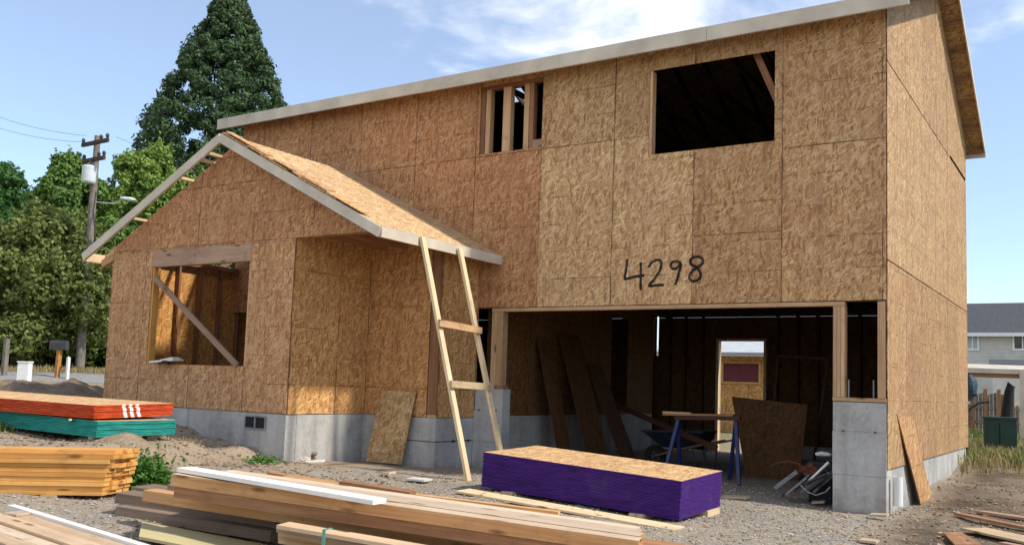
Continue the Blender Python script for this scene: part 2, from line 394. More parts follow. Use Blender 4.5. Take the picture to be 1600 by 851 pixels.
def make_ground():
    def axis(lo, hi, step, e0, e1):
        a = np.arange(lo, hi+1e-6, step).tolist(); s = step; x = lo
        left = []
        while x > e0: s *= 1.22; x -= s; left.append(x)
        s = step; x = hi; right = []
        while x < e1: s *= 1.22; x += s; right.append(x)
        return np.array(left[::-1]+a+right)
    xs = axis(-13, 5, .1, -900, 900); ys = axis(-10.5, 2.5, .1, -500, 1500)
    X, Y = np.meshgrid(xs, ys); Z = gz(X, Y)
    near = np.clip(1-(np.hypot(X+3, Y+3)-16)/20, 0, 1)
    Z = Z+near*(vnoise(X*1.3, Y*1.3)*.035+vnoise(X*3.4, Y*3.4, 1)*.022+vnoise(X*8, Y*8, 2)*.014)
    nx, ny = len(xs), len(ys)
    V = np.stack([X.ravel(), Y.ravel(), Z.ravel()], 1)
    i = np.arange(nx*ny).reshape(ny, nx)
    F = np.stack([i[:-1, :-1].ravel(), i[:-1, 1:].ravel(), i[1:, 1:].ravel(), i[1:, :-1].ravel()], 1)
    me = bpy.data.meshes.new('ground'); me.from_pydata(V.tolist(), [], F.tolist())
    me.polygons.foreach_set('use_smooth', np.ones(len(F), bool))
    x, y = V[:, 0], V[:, 1]
    sm = lambda a, lo, hi: np.clip((a-lo)/(hi-lo), 0, 1)
    inside = (x > -11.6) & (x < 0) & (y > -.2) & (y < 7.4)
    dirt = np.maximum(sm(-x, 5.2, 7.4)*sm(y, -6.6, -5.2), sm(-x, 7.5, 9.5))
    dirt = np.maximum(dirt, sm(x, -.25, .35)*sm(y+.25*x, -2.6, -1.6))
    dirt = np.maximum(dirt, sm(x, 1.0, 2.6)*sm(y, -7, -4)); dirt = np.maximum(dirt, sm(y, 5, 9)); dirt[inside] = .25
    shaded_soil = sm(x, -.1, .5)*sm(y, -3.2, -1.6)*(1-sm(y, 9, 13))*.9  # mask of the dark soil and the shadow painted into it
    gr = np.maximum(sm(-x, 8.5, 11)*sm(-y, 3.2, 4.6)*.6, sm(-x, 18, 24)*.7)
    gr = np.maximum(gr, sm(y, 7.5, 11)*.75)
    for n, a in (('dirt', dirt), ('shaded_soil', shaded_soil), ('green', gr)):
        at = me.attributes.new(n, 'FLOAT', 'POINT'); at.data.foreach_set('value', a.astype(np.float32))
    me.materials.append(M['ground'])
    o = bpy.data.objects.new('ground', me); col.objects.link(o); tag(o, kind='structure')
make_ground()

# road far left, draped a few mm over the ground
mb = MB(); vd = np.array([-32.2, 20.1]); vd /= np.linalg.norm(vd); pd = np.array([.53, .85])
for k in range(-30, 31):
    for j in range(3):
        q = []
        for (kk, jj) in ((k, j), (k, j+1), (k+1, j+1), (k+1, j)):
            p = CAM[:2]+vd*(33.5+jj*1.2)+pd*kk*2; q.append((p[0], p[1], gzs(*p)+.012))
        mb.face(q[::-1])
tag(mb.build('road', 'asphalt'), kind='structure')

# ------------------------------------------------------------------ the house
HT = (-11.63, 0.0)                                          # main block: x -11.63..0, y 0..7.36
XL, D = -11.63, 7.36
WX0, WX1, WY = -11.63, -7.39, -2.523                        # wing
EX, EY = -6.0, -.944                                        # entry bump-out
AXX, AXZ, SL = -8.77, 4.08, .503                            # wing ridge
HSF, HSR = .415, .49                                        # main roof pitches, front and rear
YR = (HSR*(7.36+.3)-HSF*.3)/(HSF+HSR)                        # ridge
house = thing('unfinished_house', (-6, 0, -.8), 'two-storey wooden house shell under construction, brown strand-board walls numbered 4298', 'house')

def subtract(rect, holes):
    out = [rect]
    for h in holes:
        nxt = []
        for (a, b, c, d) in out:
            A, B, C, Dd = max(a, h[0]), max(b, h[1]), min(c, h[2]), min(d, h[3])
            if A >= C or B >= Dd: nxt.append((a, b, c, d)); continue
            if b < B: nxt.append((a, b, c, B))
            if Dd < d: nxt.append((a, Dd, c, d))
            if a < A: nxt.append((a, B, A, Dd))
            if C < c: nxt.append((C, B, c, Dd))
        out = nxt
    return out
def clip(poly, planes):                                     # keep a*u+b*v <= c
    for (a, b, c) in planes:
        q = []
        for i in range(len(poly)):
            p, r_ = poly[i], poly[(i+1) % len(poly)]
            dp, dr = a*p[0]+b*p[1]-c, a*r_[0]+b*r_[1]-c
            if dp <= 0: q.append(p)
            if (dp < 0) != (dr < 0) and dp != dr:
                t_ = dp/(dp-dr); q.append((p[0]+t_*(r_[0]-p[0]), p[1]+t_*(r_[1]-p[1])))
        poly = q
        if len(poly) < 3: return []
    return poly
def sheath(mb, org, U, V, N, panels, holes=(), planes=(), th=.012, gap=.003, horiz=False):
    org, U, V, N = (np.array(q, float) for q in (org, U, V, N))
    for pn in panels:
        rect, tint = pn[:4], (pn[4] if len(pn) > 4 else None)
        if tint is None:
            k = rng.uniform(.86, 1.08); tint = (k*rng.uniform(.98, 1.03), k, k*rng.uniform(.93, 1.03))
        r4 = (rect[0]+gap, rect[1]+gap, rect[2]-gap, rect[3]-gap)
        ou, ov = rng.randint(0, 60)*1.22, rng.randint(0, 60)*.406*6
        for q in subtract(r4, holes):
            poly = clip([(q[0], q[1]), (q[2], q[1]), (q[2], q[3]), (q[0], q[3])], planes)
            if len(poly) < 3: continue
            P = [org+U*u+V*v for u, v in poly]
            uvs = [((v, u) if horiz else (u, v)) for u, v in poly]
            uvs = [(a-rect[0]+ou, b-rect[1]+ov) for a, b in uvs] if not horiz else [(a+ou, b+ov) for a, b in uvs]
            flip = np.dot(np.cross(U, V), N) < 0
            F = [p+N*th for p in P]
            mb.face(F[::-1] if flip else F, uvs[::-1] if flip else uvs, tint)
            mb.face(P if flip else P[::-1], uvs if flip else uvs[::-1], tint)
            n = len(P)
            for i in range(n):
                j = (i+1) % n
                f = [P[i], P[j], F[j], F[i]]
                u4 = [uvs[i], uvs[j], (uvs[j][0]+th, uvs[j][1]), (uvs[i][0]+th, uvs[i][1])]
                dark = tuple(c*.8 for c in tint)
                mb.face(f[::-1] if flip else f, u4[::-1] if flip else u4, dark)
def grid(u0, u1, v0, v1, du, dv, ua=None, va=None, tint=None):
    def cuts(a, b, st, anchor):
        anchor = a if anchor is None else anchor; c = [a, b]; k = math.floor((a-anchor)/st)
        while anchor+k*st < b-.05:
            if anchor+k*st > a+.05: c.append(anchor+k*st)
            k += 1
        return sorted(c)
    us, vs = cuts(u0, u1, du, ua), cuts(v0, v1, dv, va)
    return [(us[i], vs[j], us[i+1], vs[j+1], tint() if tint else None) for i in range(len(us)-1) for j in range(len(vs)-1)]
red = lambda: (lambda k: (k*1.10, k*.86, k*.74))(rng.uniform(.84, .98))
tan = lambda: (lambda k: (k*1.02, k*.985, k*.92))(rng.uniform(1.12, 1.22))
midt = lambda: (lambda k: (k*1.09, k*.93, k*.85))(rng.uniform(.92, 1.02))

drk = lambda: (.27, .21, .17)  # rear wall tint, darkened to carry the garage's shade
# openings on the facade (x, z)
BIGW = (-3.16, 3.79, -1.373, 5.0); NARW = (-6.08, 4.11, -4.93, 5.2)
GAR = (-5.71, -2, -.1, 1.67); LGAP = (-5.96, .5, -5.70, 1.66)
mb = MB()
pan = []
pan += grid(XL, -4.93, 1.68, 4.07, 1.22, 2.39, -4.93, 1.68, red)
pan += grid(XL, -4.93, 4.07, 5.40, 1.22, 2.39, -4.93, 4.07, red)
pan += [(-4.93, 1.68, -3.70, 4.07, tan()), (-3.70, 1.68, -2.48, 4.07, tan()), (-2.48, 1.68, -1.27, 2.60, (.98, .87, .79)), (-2.48, 2.60, -1.27, 4.07, (1.0, .9, .82)), (-1.27, 1.68, 0, 3.67, (1.10, 1.0, .92))]
pan += [(-1.27, 3.67, 0, 5.40, (1.03, .93, .86))]
pan += [(-4.93, 4.07, -3.70, 5.40, (.98, .93, .86)), (-3.70, 4.07, -2.48, 5.40, (.96, .9, .82)), (-2.48, 4.07, -1.27, 5.40, (.95, .88, .8))]
pan += [(EX+.012, 0, -5.97, 1.68, midt())]
sheath(mb, (0, 0, 0), (1, 0, 0), (0, 0, 1), (0, -1, 0), pan, [BIGW, NARW])
mb.build('wall_sheathing', 'osb', house)
# right wall
mb = MB()
ridge_y, roof_z0 = D/2, 5.40
rp = [(0, -.334, 1.22, 2.168, (0.91, 0.84, 0.76)), (1.22, -.334, 3.66, 2.168, (0.81, 0.73, 0.66)), (3.66, -.334, 4.9, 2.168, (0.82, 0.76, 0.67)), (4.9, -.334, 6.1, 2.168, (0.78, 0.71, 0.63)), (6.1, -.334, D, 2.168, (0.92, 0.86, 0.77))]
rp += [(a, 2.176, b, 4.632, c) for a, b, c in ((0, 1.22, (0.97, 0.94, 0.88)), (1.22, 2.44, (0.94, 0.91, 0.84)), (2.44, 3.66, (0.92, 0.88, 0.81)), (3.66, 4.88, (0.94, 0.89, 0.82)), (4.88, 6.1, (0.91, 0.84, 0.77)), (6.1, D, (0.92, 0.87, 0.80)))]
rp += [(a, 4.642, b, 7.6, c) for a, b, c in ((0, 1.22, (0.94, 0.91, 0.84)), (1.22, 2.6, (0.96, 0.92, 0.87)), (2.6, 3.84, (0.84, 0.79, 0.72)), (3.84, 4.98, (0.86, 0.81, 0.76)), (5.0, D, (0.88, 0.84, 0.76)))]
sheath(mb, (0, 0, 0), (0, 1, 0), (0, 0, 1), (1, 0, 0), rp, [(5.3, 4.632, D+.1, 4.69)], [(-HSF, 1, 5.45), (HSR, 1, 5.45+HSR*D)])
mb.build('wall_sheathing', 'osb', house)
# backing that closes the seams (stud wall behind the sheathing)
mb = MB()
for y in np.arange(.04, D, .406): mb.aabb((-.09, y, -.33), (-.004, y+.038, 5.3), grain=2)
mb.aabb((-.09, .04, 2.13), (-.004, D, 2.21), grain=1); mb.aabb((-.09, .04, 4.58), (-.004, D, 4.66), grain=1)
mb.aabb((-.05, 5.2, 4.66), (-.02, D-.1, 5.2), grain=1)
mb.build('side_wall_frame', 'dark_plank', house)
# rear and left walls of the main block
mb = MB()
REAR_DOOR = (-4.78, -.75, -3.81, 1.61); SLOT = (-6.275, 1.29, -6.235, 2.2)
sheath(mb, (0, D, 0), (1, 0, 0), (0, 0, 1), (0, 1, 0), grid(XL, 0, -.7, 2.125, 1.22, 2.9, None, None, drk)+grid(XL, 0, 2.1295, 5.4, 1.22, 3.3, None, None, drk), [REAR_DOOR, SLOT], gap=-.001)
mb.build('wall_sheathing', 'osb', house)
mb = MB()
sheath(mb, (XL, 0, 0), (0, 1, 0), (0, 0, 1), (-1, 0, 0), grid(WY, 0, 0, 2.44, 1.22, 2.44)+grid(0, D, 0, 7.6, 1.22, 2.44), gap=-.001, planes=[(-HSF, 1, 5.45), (HSR, 1, 5.45+HSR*D)])
mb.build('wall_sheathing', 'osb', house)
# wing gable
WIN = (-10.57, .65, -8.28, 2.18); HDR = (-10.57, 2.18, -8.28, 2.445)
zg = lambda x: 3.935-SL*abs(x-AXX)
mb = MB()
gp = grid(XL, WX1, 0, 2.47, 1.22, 2.47, -8.30, 0, midt)+grid(XL, -5.0, 2.47, 4.2, 2.44, .9, -9.5, 2.47, lambda: (lambda k: (k*1.12, k*.87, k*.76))(rng.uniform(.84, .95)))
sheath(mb, (0, WY, 0), (1, 0, 0), (0, 0, 1), (0, -1, 0), gp, [WIN, HDR], [(-SL, 1, 3.975-SL*AXX), (SL, 1, 3.975+SL*AXX)])
mb.build('wall_sheathing', 'osb', house)
# wing right wall, entry front wall, entry side wall
mb = MB()
sheath(mb, (WX1, 0, 0), (0, 1, 0), (0, 0, 1), (1, 0, 0), [(WY-.0, 0, -1.6, 2.6, (1.26, 1.05, .76)), (-1.6, 0, EY, 2.6, (1.2, .98, .70))])
mb.build('wall_sheathing', 'osb', house)
mb = MB()
sheath(mb, (0, EY, 0), (1, 0, 0), (0, 0, 1), (0, -1, 0), [(WX1+.012, 0, -6.17, 2.6, (1.1, .88, .64))])
mb.build('wall_sheathing', 'osb', house)
mb = MB()
sheath(mb, (EX, 0, 0), (0, 1, 0), (0, 0, 1), (1, 0, 0), [(EY+.02, 0, -.014, 2.6, (1.2, 1.0, .74))])
mb.build('wall_sheathing', 'osb', house)
mb = MB(); mb.aabb((-6.16, EY-.004, .05), (EX-.002, EY+.05, 2.6), grain=2); mb.build('corner_stud', 'stud_red', house)
mb = MB(); mb.aabb((-6.16, EY-.008, .0), (EX-.002, EY+.05, .046), grain=0); mb.build('sill_plate', 'stud', house)

# foundation
mb = MB()
def conc(lo, hi): mb.aabb(lo, hi)
conc((XL, WY, -1.4), (WX1-.003, WY+.2, -.004))                       # wing front
conc((WX1-.2, WY+.2, -1.4), (WX1+.004, EY, -.004))                   # wing right return
conc((WX1+.004-.003, EY-.006, -1.4), (EX+.004, EY+.19, -.004))       # entry front
conc((EX-.2, EY+.19, -1.4), (EX+.001, -.002, -.004))
conc((XL, WY+.2, -1.4), (XL+.2, D, -.004))
conc((-6.15, .2, -1.4), (-5.93, 4.4, .02)); conc((-6.15, 5.2, -1.4), (-5.93, 6.42, .02))
conc((-6.15, 4.4, -1.4), (-5.93, 5.2, .0))
conc((-.2, .2, -1.4), (-.006, D-.2, -.336))
conc((XL+.2, D-.2, -1.4), (-4.80, D-.004, -.5)); conc((-3.79, D-.2, -1.4), (-.004, D-.004, -.5))
mb.build('foundation', 'concrete', house)
mb = MB()                                                             # form lines and tie holes
for z in (-.35,):
    mb.aabb((EX-.9, EY-.0085, z), (EX+.0065, EY-.005, z+.012)); mb.aabb((EX+.001, EY+.0, z), (EX+.0065, -.01, z+.012))
mb.build('form_line', 'dark_steel', house)
for p in ((EX-.62, EY-.012, z-.012), (EX+.002, EY+.42, z-.012), (EX+.002, EY+.80, z-.012)): b = MB(); b.aabb(p, (p[0]+.022, p[1]+.03, p[2]+.035)); b.build('form_tie', 'dark_steel', house)
def pillar(x0, x1, top, lines):
    b = MB(); zb = -1.4; zs = [zb]+lines+[top]
    for i in range(len(zs)-1):
        e = .004*(i % 2)
        b.aabb((x0-e, -.012-e, zs[i]), (x1+e, .2, zs[i+1]-.006)); 
        if i: b.aabb((x0+.004, -.006, zs[i]-.007), (x1-.004, .19, zs[i]+.001))
    o = b.build('concrete_pillar', 'concrete', house)
    for z in lines[1:]:
        for fx in (.2, .8):
            xx = x0+(x1-x0)*fx; b = MB(); b.tube([(xx, -.03, z), (xx, .0, z)], .011, 8); b.build('form_tie', 'dark_steel', o)
pillar(-.618, -.004, .455, [-.42, .10]); pillar(-5.99, -5.47, .455, [-.35, .12])
# crawl-space vent
mb = MB(); v0, v1 = on(385, 650, 1, WY), on(414, 669, 1, WY)
mb.aabb((v0[0], WY-.006, v1[2]), (v1[0], WY-.002, v0[2])); vent = mb.build('foundation_vent', 'black', house)
mb = MB(); cxv = (v0[0]+v1[0])/2
for a, b_ in (((v0[0]-.015, v0[2]), (v1[0]+.015, v0[2]+.02)), ((v0[0]-.015, v1[2]-.02), (v1[0]+.015, v1[2])), ((v0[0]-.018, v1[2]), (v0[0], v0[2])), ((v1[0], v1[2]), (v1[0]+.018, v0[2])), ((cxv-.012, v1[2]), (cxv+.012, v0[2]))):
    mb.aabb((a[0], WY-.02, a[1]), (b_[0], WY-.003, b_[1]))
mb.build('vent_frame', 'steel', vent)

# garage framing
def part(name, mat, lo, hi, grain=2, parent=house, **k):
    b = MB(); b.aabb(lo, hi, grain, **k); return b.build(name, mat, parent)
part('garage_header', 'stud', (-5.71, -.02, 1.622), (-.48, .09, 1.672), 0)
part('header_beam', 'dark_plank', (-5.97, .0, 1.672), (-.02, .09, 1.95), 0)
for a, b_ in ((-5.71, -5.61), (-5.607, -5.51)): part('garage_post', 'stud', (a, -.012, .505), (b_, .13, 1.62))
for a, b_ in ((-.62, -.575), (-.572, -.53), (-.527, -.485)): part('garage_post', 'stud', (a, -.012+.006*(a > -.55), .505), (b_, .13, 1.62 if a < -.5 else 1.668))
part('garage_post', 'stud', (-.10, -.008, .505), (-.012, .13, 1.668))
part('corner_stud', 'stud_red', (-5.74, .03, .505), (-5.713, .12, 1.66))
part('sill_plate', 'stud', (-.622, -.02, .458), (.0, .13, .503), 0); part('sill_plate', 'stud_red', (-5.99, -.018, .458), (-5.47, .13, .503), 0)
for px in (1326, 1365):
    q = on(px, 615, 1, .06); b = MB(); b.tube([(q[0], .06, .49), (q[0], .06, .72)], .009, 8); b.build('anchor_bolt', 'steel', house)
# garage inner walls
mb = MB()
DOORWAY = (4.46, .10, 5.2, 1.92); DOOR2 = (6.42, -.1, 7.2, 2.1)
sheath(mb, (-5.94, 0, 0), (0, 1, 0), (0, 0, 1), (1, 0, 0), grid(.21, D-.02, .025, 2.2, 1.22, 2.44, None, None, lambda: (.42, .30, .20)), [DOORWAY, DOOR2])  # garage shade put into the sheathing tint
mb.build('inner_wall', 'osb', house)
mb = MB()
for x in np.arange(-6.4, -.2, .406):
    if -4.82 < x < -3.79: continue
    mb.aabb((x, D-.1, -.5), (x+(.038, .09, .055)[int(x*7) % 3], D-.002, 2.154), grain=2)
mb.aabb((XL, D-.1, 2.155), (-.1, D-.002, 2.24), grain=0)
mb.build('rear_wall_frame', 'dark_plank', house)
b = MB(); b.aabb((-4.84, D-.13, -.7), (-4.782, D+.03, 1.66), grain=2); b.aabb((-3.808, D-.13, -.7), (-3.75, D+.03, 1.66), grain=2); b.aabb((-4.782, D-.13, 1.612), (-3.808, D+.03, 1.66), grain=0)
b.build('door_frame', 'pine', house)
b = MB(); b.aabb((XL+.1, .05, 2.33), (-.1, D-.1, 2.36), grain=1)
for x in np.arange(-11.4, -.2, .406): b.aabb((x, .1, 2.245), (x+.038, D-.11, 2.328), grain=1)
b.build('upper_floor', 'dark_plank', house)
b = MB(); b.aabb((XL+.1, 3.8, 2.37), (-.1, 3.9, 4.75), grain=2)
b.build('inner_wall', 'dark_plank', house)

# main roof
def roof_z(y): return 5.36+min(HSF*(y+.3), HSR*(D+.3-y))                   # top of the deck
RX0, RX1, OV = -12.0, .30, .30
mb = MB()
def slope(x0, x1, side, holes=()):
    HS = (HSF, HSR)[side]; L = ((YR+OV) if side == 0 else (D+OV-YR))*math.sqrt(1+HS*HS); c, s_ = 1/math.sqrt(1+HS*HS), HS/math.sqrt(1+HS*HS)
    U = (1, 0, 0); V = (0, c, s_) if side == 0 else (0, -c, s_); N = (0, -s_, c) if side == 0 else (0, s_, c)
    org = (0, -OV, 5.36-.012) if side == 0 else (0, D+OV, 5.36-.012)
    sheath(mb, org, U, V, N, grid(x0, x1, 0, L, 2.44, 1.22, x1, 0), holes, gap=-.001, horiz=True)
slope(RX0, RX1, 0)
slope(RX0, RX1, 1, [(-8.72, (D+OV-4.90)*1.118, -8.30, (D+OV-4.55)*1.118)])
mb.build('roof_deck', 'osb', house)
b = MB()
for x in np.arange(-11.5, -.1, .61):
    for sgn in (0, 1):
        y0 = .02 if sgn == 0 else D-.02
        b.bar((x, y0, roof_z(y0)-.075), (x, YR, roof_z(YR)-.075), .038, .11)
    b.bar((x, .05, 5.37), (x, D-.05, 5.37), .038, .09)
b.build('roof_truss', 'dark_plank', house)
for i_, (fa0, fa1) in enumerate(((RX0, -7.1), (-7.096, -2.2), (-2.196, RX1+.02))): part('fascia_board', 'fascia', (fa0, -OV-.04-.003*(i_ == 1), 5.165-.004*(i_ == 1)), (fa1, -OV-.002, 5.36), 0)
part('fascia_board', 'fascia', (RX0, D+OV+.002, 5.165), (RX1+.02, D+OV+.04, 5.36), 0)
for sgn in (0, 1):
    b = MB(); y0, y1 = (-OV, YR) if sgn == 0 else (D+OV, YR)
    b.bar((RX1+.01, y0, 5.30), (RX1+.01, y1, roof_z(YR)-.06), .02, .11); b.build('barge_board', 'fascia', house)
    for k in range(1, 7):
        yy = YR+(k*.6)*(1 if sgn else -1); z = roof_z(yy)-.095
        part('lookout_block', 'stud_red', (.014, yy-.019, z-.045), (RX1-.002, yy+.019, z+.02), 0)
    b = MB()
    b.bar((RX0+.02, y0, 5.28), (RX0+.02, y1, roof_z(YR)-.08), .04, .15); b.build('barge_board', 'fascia', house)
b = MB()                                                    # plate and blocking under the front eave
b.aabb((XL, .0, 5.22), (-.02, .09, 5.36), grain=0); b.build('top_plate', 'stud_red', house)

# narrow upstairs window framing
zt, zb_ = NARW[3], NARW[1]
for x0, x1, m, zz in ((-6.08, -6.0, 'stud_red', zb_), (-5.985, -5.90, 'stud', zb_), (-5.66, -5.52, 'stud', zb_), (-5.27, -5.18, 'stud', zb_), (-5.17, -5.10, 'stud_red', zb_)):
    part('wall_stud', m, (x0, .004, zz), (x1, .11, zt))
part('window_sill', 'header', (-5.10, .006, zb_), (-4.935, .09, zb_+.13), 0)
part('window_header', 'stud_red', (-6.08, .002, zt-.06), (-4.93, .10, zt+.0), 0)
# large upstairs window
b = MB(); b.aabb((-3.16, .0, 3.79), (-3.118, .12, 5.0), grain=2); b.build('window_jamb', 'stud', house)
part('window_sill', 'stud', (-3.118, .0, 3.752), (-1.373, .12, 3.789), 0)
part('window_jamb', 'stud_red', (-1.372, .0, 3.79), (-1.33, .12, 5.0))
b = MB(); b.bar(on(1182, 84, 1, .18), on(1216, 160, 1, .18), .09, .04, up=(0, 1, 0)); b.build('diagonal_brace', 'stud_red', house)
# wing window: header, posts, brace, far-wall studs
part('window_header', 'header', (-10.565, WY-.014, 2.185), (-9.53, WY+.08, 2.442), 0)
part('window_header', 'header', (-9.527, WY-.012, 2.185), (-8.285, WY+.08, 2.442), 0)
for x0, x1 in ((-10.61, -10.53), (-8.32, -8.24)): part('window_jamb', 'orange' if x0 < -9 else 'stud', (x0 if x0 < -9 else x0+.0, WY+.002, .62), (x1, WY+.11, 2.18))
part('window_sill', 'stud', (-10.53, WY+.002, .61), (-8.32, WY+.11, .648), 0)
b = MB(); b.bar(on(243, 435, 1, WY-.02), on(371, 571, 1, WY-.02), .085, .035, up=(0, 1, 0)); b.build('diagonal_brace', 'header', house)
mb = MB()
sheath(mb, (XL+.02, 0, 0), (0, 1, 0), (0, 0, 1), (1, 0, 0), grid(WY+.02, 1.5, .02, 2.3, 1.22, 2.44, None, None, lambda: (1.25, .95, .55)))  # golden light on this wall put into its tint
mb.build('inner_wall', 'osb_plain', house)
part('wall_stud', 'stud_red', (WX1-.12, WY+.1, .03), (WX1-.03, WY+.14, 2.46))
b = MB()
for y in np.arange(WY+.3, 1.5, .45): b.aabb((XL+.036, y, .03), (XL+.125, y+.04, 2.2 if y > 0 else 2.42), grain=2)
b.aabb((XL+.036, WY+.1, 2.425), (XL+.125, -.02, 2.50), grain=1)
b.build('wing_wall_frame', 'stud_red', house)
b = MB(); b.aabb((XL+.02, WY+.02, -.03), (WX1-.02, -.02, .012), grain=0); b.build('wing_floor', 'osb_plain', house)

# wing roof
EXR, EXL, RY = -5.60, -12.0, -2.84
def wing_slope(mb, y0, y1, side):
    L = (EXR-AXX)*math.sqrt(1+SL*SL); c, s_ = 1/math.sqrt(1+SL*SL), SL/math.sqrt(1+SL*SL)
    org = (EXR, 0, 2.485-.012) if side else (EXL, 0, AXZ-SL*(AXX-EXL)-.012)
    V = (-c, 0, s_) if side else (c, 0, s_); N = (s_, 0, c) if side else (-s_, 0, c)
    if not side: L = (AXX-EXL)*math.sqrt(1+SL*SL)
    g = grid(y0, y1, 0, L, 2.44, 1.22, y0, 0, lambda: (1.22, 1.22, 1.2))
    sheath(mb, org, (0, 1, 0), V, N, g, horiz=True)
mb = MB(); wing_slope(mb, RY+.05, -.006, True); mb.build('roof_deck', 'osb', house)
b = MB()
for y in np.arange(WY+.1, -.1, .55): b.bar((EXL+.05, y, AXZ-SL*(AXX-EXL-.05)-.08), (AXX-.02, y, AXZ-.09), .038, .13); b.bar((EXR-.05, y, 2.43), (AXX+.02, y, AXZ-.09), .038, .11)
b.build('rafter', 'stud', house)
mb = MB()                                                    # ragged second layer along the right rake
c, s_ = 1/math.sqrt(1+SL*SL), SL/math.sqrt(1+SL*SL)
for k in range(7):
    a0 = .04+(k*.61) % 3.0; a1 = min(a0+(.95, .6, 1.2, .8, .7, 1.0, .9)[k], 3.3); w = (.24, .10, .17, .07, .20, .12, .15)[k]; up_ = np.array([s_, 0, c])
    p = np.array([AXX+a0*c, RY+.005+.008*(k % 3), AXZ+.004-a0*s_])+up_*(.004+.019*(k % 3)); mb.box(p, np.array([c, 0, -s_])*(a1-a0), (0, w, .012), up_*.013, tint=((1.0, .88, .74), (1.25, 1.15, 1.0), (1.1, .98, .85))[k % 3])
mb.build('sheathing_strip', 'osb_plain', house)
b = MB(); b.bar((AXX-.01, RY+.02, AXZ-.075), (EXR+.02, RY+.02, AXZ-.075-SL*(EXR+.02-AXX)), .04, .135); b.build('barge_board', 'fascia', house)
b = MB(); b.bar((AXX+.002, RY+.019, AXZ-.075), (EXL-.02, RY+.019, AXZ-.075-SL*(AXX-EXL+.02)), .04, .135); b.build('barge_board', 'fascia', house)
part('fascia_board', 'fascia', (EXR+.0, RY+.042, 2.335), (EXR+.04, -.016, 2.476), 1)
part('fascia_board', 'pine', (EXL-.03, RY+.042, 2.31), (EXL+.01, -.016, 2.45), 1)
for k, px in enumerate(((333, 238), (322, 243), (289, 275), (216, 338))):
    q = on(px[0], px[1], 1, WY-.16); x = q[0]; z = AXZ-SL*abs(x-AXX)-.10
    part('lookout_block', 'pine', (x-.045, RY+.041, z-.02), (x+.045, WY-.016, z+.018), 1)
for x in (-11.95, ):
    b = MB(); b.bar((-11.63, WY+.06, 2.42), (-12.0, WY+.06, 2.30), .09, .12); b.build('rafter_tail', 'stud', house)
b = MB()                                                     # porch soffit framing
b.aabb((WX1+.014, WY+.016, 2.475), (EXR-.25, WY+.10, 2.60), grain=0)
b.aabb((EXR-.30, WY+.10, 2.475), (EXR-.20, EY, 2.58), grain=1)
for x in np.arange(WX1+.3, EXR-.4, .4): b.aabb((x, WY+.10, 2.49), (x+.04, EY-.01, 2.58), grain=1)
b.aabb((WX1+.014, WY+.10, 2.60), (EXR-.40, -.014, 2.62), grain=0)
b.build('porch_soffit', 'brown_wood', house)

# painted house number
DIG = [[(318, 125), (315, 190), (300, 280), (286, 350), (292, 370), (400, 338), (530, 320)], [(488, 165), (490, 300), (488, 500)],
 [(590, 215), (620, 160), (680, 125), (735, 130), (752, 175), (730, 260), (660, 370), (590, 440), (600, 458), (680, 442), (770, 440)],
 [(985, 165), (930, 140), (870, 160), (862, 210), (900, 245), (950, 225), (990, 165), (990, 210), (965, 290), (945, 370), (920, 430)],
 [(1180, 215), (1110, 180), (1105, 120), (1160, 85), (1240, 90), (1275, 140), (1250, 190), (1180, 225), (1110, 290), (1090, 350), (1120, 390), (1180, 395), (1235, 350), (1240, 290), (1200, 235), (1180, 215)]]
mb = MB()
for ist, st in enumerate(DIG):
    P = [on(940+a/8, 390+b_/8, 1, -.0150) for a, b_ in st]
    P = [np.array([p[0], p[2]]) for p in P]
    for _ in range(2):                                       # rounded strokes
        Q = [P[0]]
        for i in range(len(P)-1): Q += [P[i]*.75+P[i+1]*.25, P[i]*.25+P[i+1]*.75]
        P = Q+[P[-1]]
    for i in range(len(P)-1):
        d = P[i+1]-P[i]; L = np.linalg.norm(d)
        if L < 1e-5: continue
        d /= L; n_ = np.array([-d[1], d[0]])*.019*(1+.12*math.sin(i*1.7)); e = d*.008
        yy = -.0138-.00005*(i % 5)
        q = [P[i]-e-n_, P[i+1]+e-n_, P[i+1]+e+n_, P[i]-e+n_]
        mb.face([(a[0], yy, a[1]) for a in q])
    if ist: mb.build('painted_digit', 'black_paint', house); mb = MB()

# ------------------------------------------------------------------ ladder leaning on the entry eave
lad = thing('wooden_ladder', (-4.9, -1.6, -.75), 'rough site-built wooden ladder with two rungs leaning on the porch eave', 'ladder')
La, Lb = on(660, 370, 0, EXR+.065), on(718, 388, 0, EXR+.065)
fa = on(732, 752, 2, -.735); fb = np.array([-4.62, -.72, -.76])
# foot of the far stile: the pixel ray cut at its lean
r_ = ray(779, 690); tt = (-.52-CAM[2])/r_[2]
best = None
for dz in np.arange(-.75, -.2, .01):
    q = on(779, 690, 2, dz)
    s0 = (q-Lb); k = (-.76-Lb[2])/s0[2]; e = Lb+s0*k
    sc_ = abs((e[0]-fa[0])-(Lb[0]-La[0]))*1.0+abs(e[0]-(-4.75))
    if best is None or sc_ < best[0]: best = (sc_, e)
fb = best[1]
b = MB(); b.bar(fa, La, .085, .042, up=(1, 0, .3)); b.build('stile', 'pine', lad)
b = MB(); b.bar(fb, Lb, .085, .042, up=(1, 0, .3)); b.build('stile', 'pine', lad)
def lerp(a, b_, t_): return np.array(a)+(np.array(b_)-np.array(a))*t_
def at_row(a, b_, py):                                      # point of a stile seen at that photo row
    best = min(np.linspace(0, 1, 400), key=lambda t_: abs(proj_y(lerp(a, b_, t_))-py)); return lerp(a, b_, best)
def proj_y(p):
    q = np.array(p)-CAM; return CY-CF*(q @ AY)/(q @ AZ)
def proj_x(p):
    q = np.array(p)-CAM; return CX+CF*(q @ AX)/(q @ AZ)
outv = np.array([.06, -.02, .0])
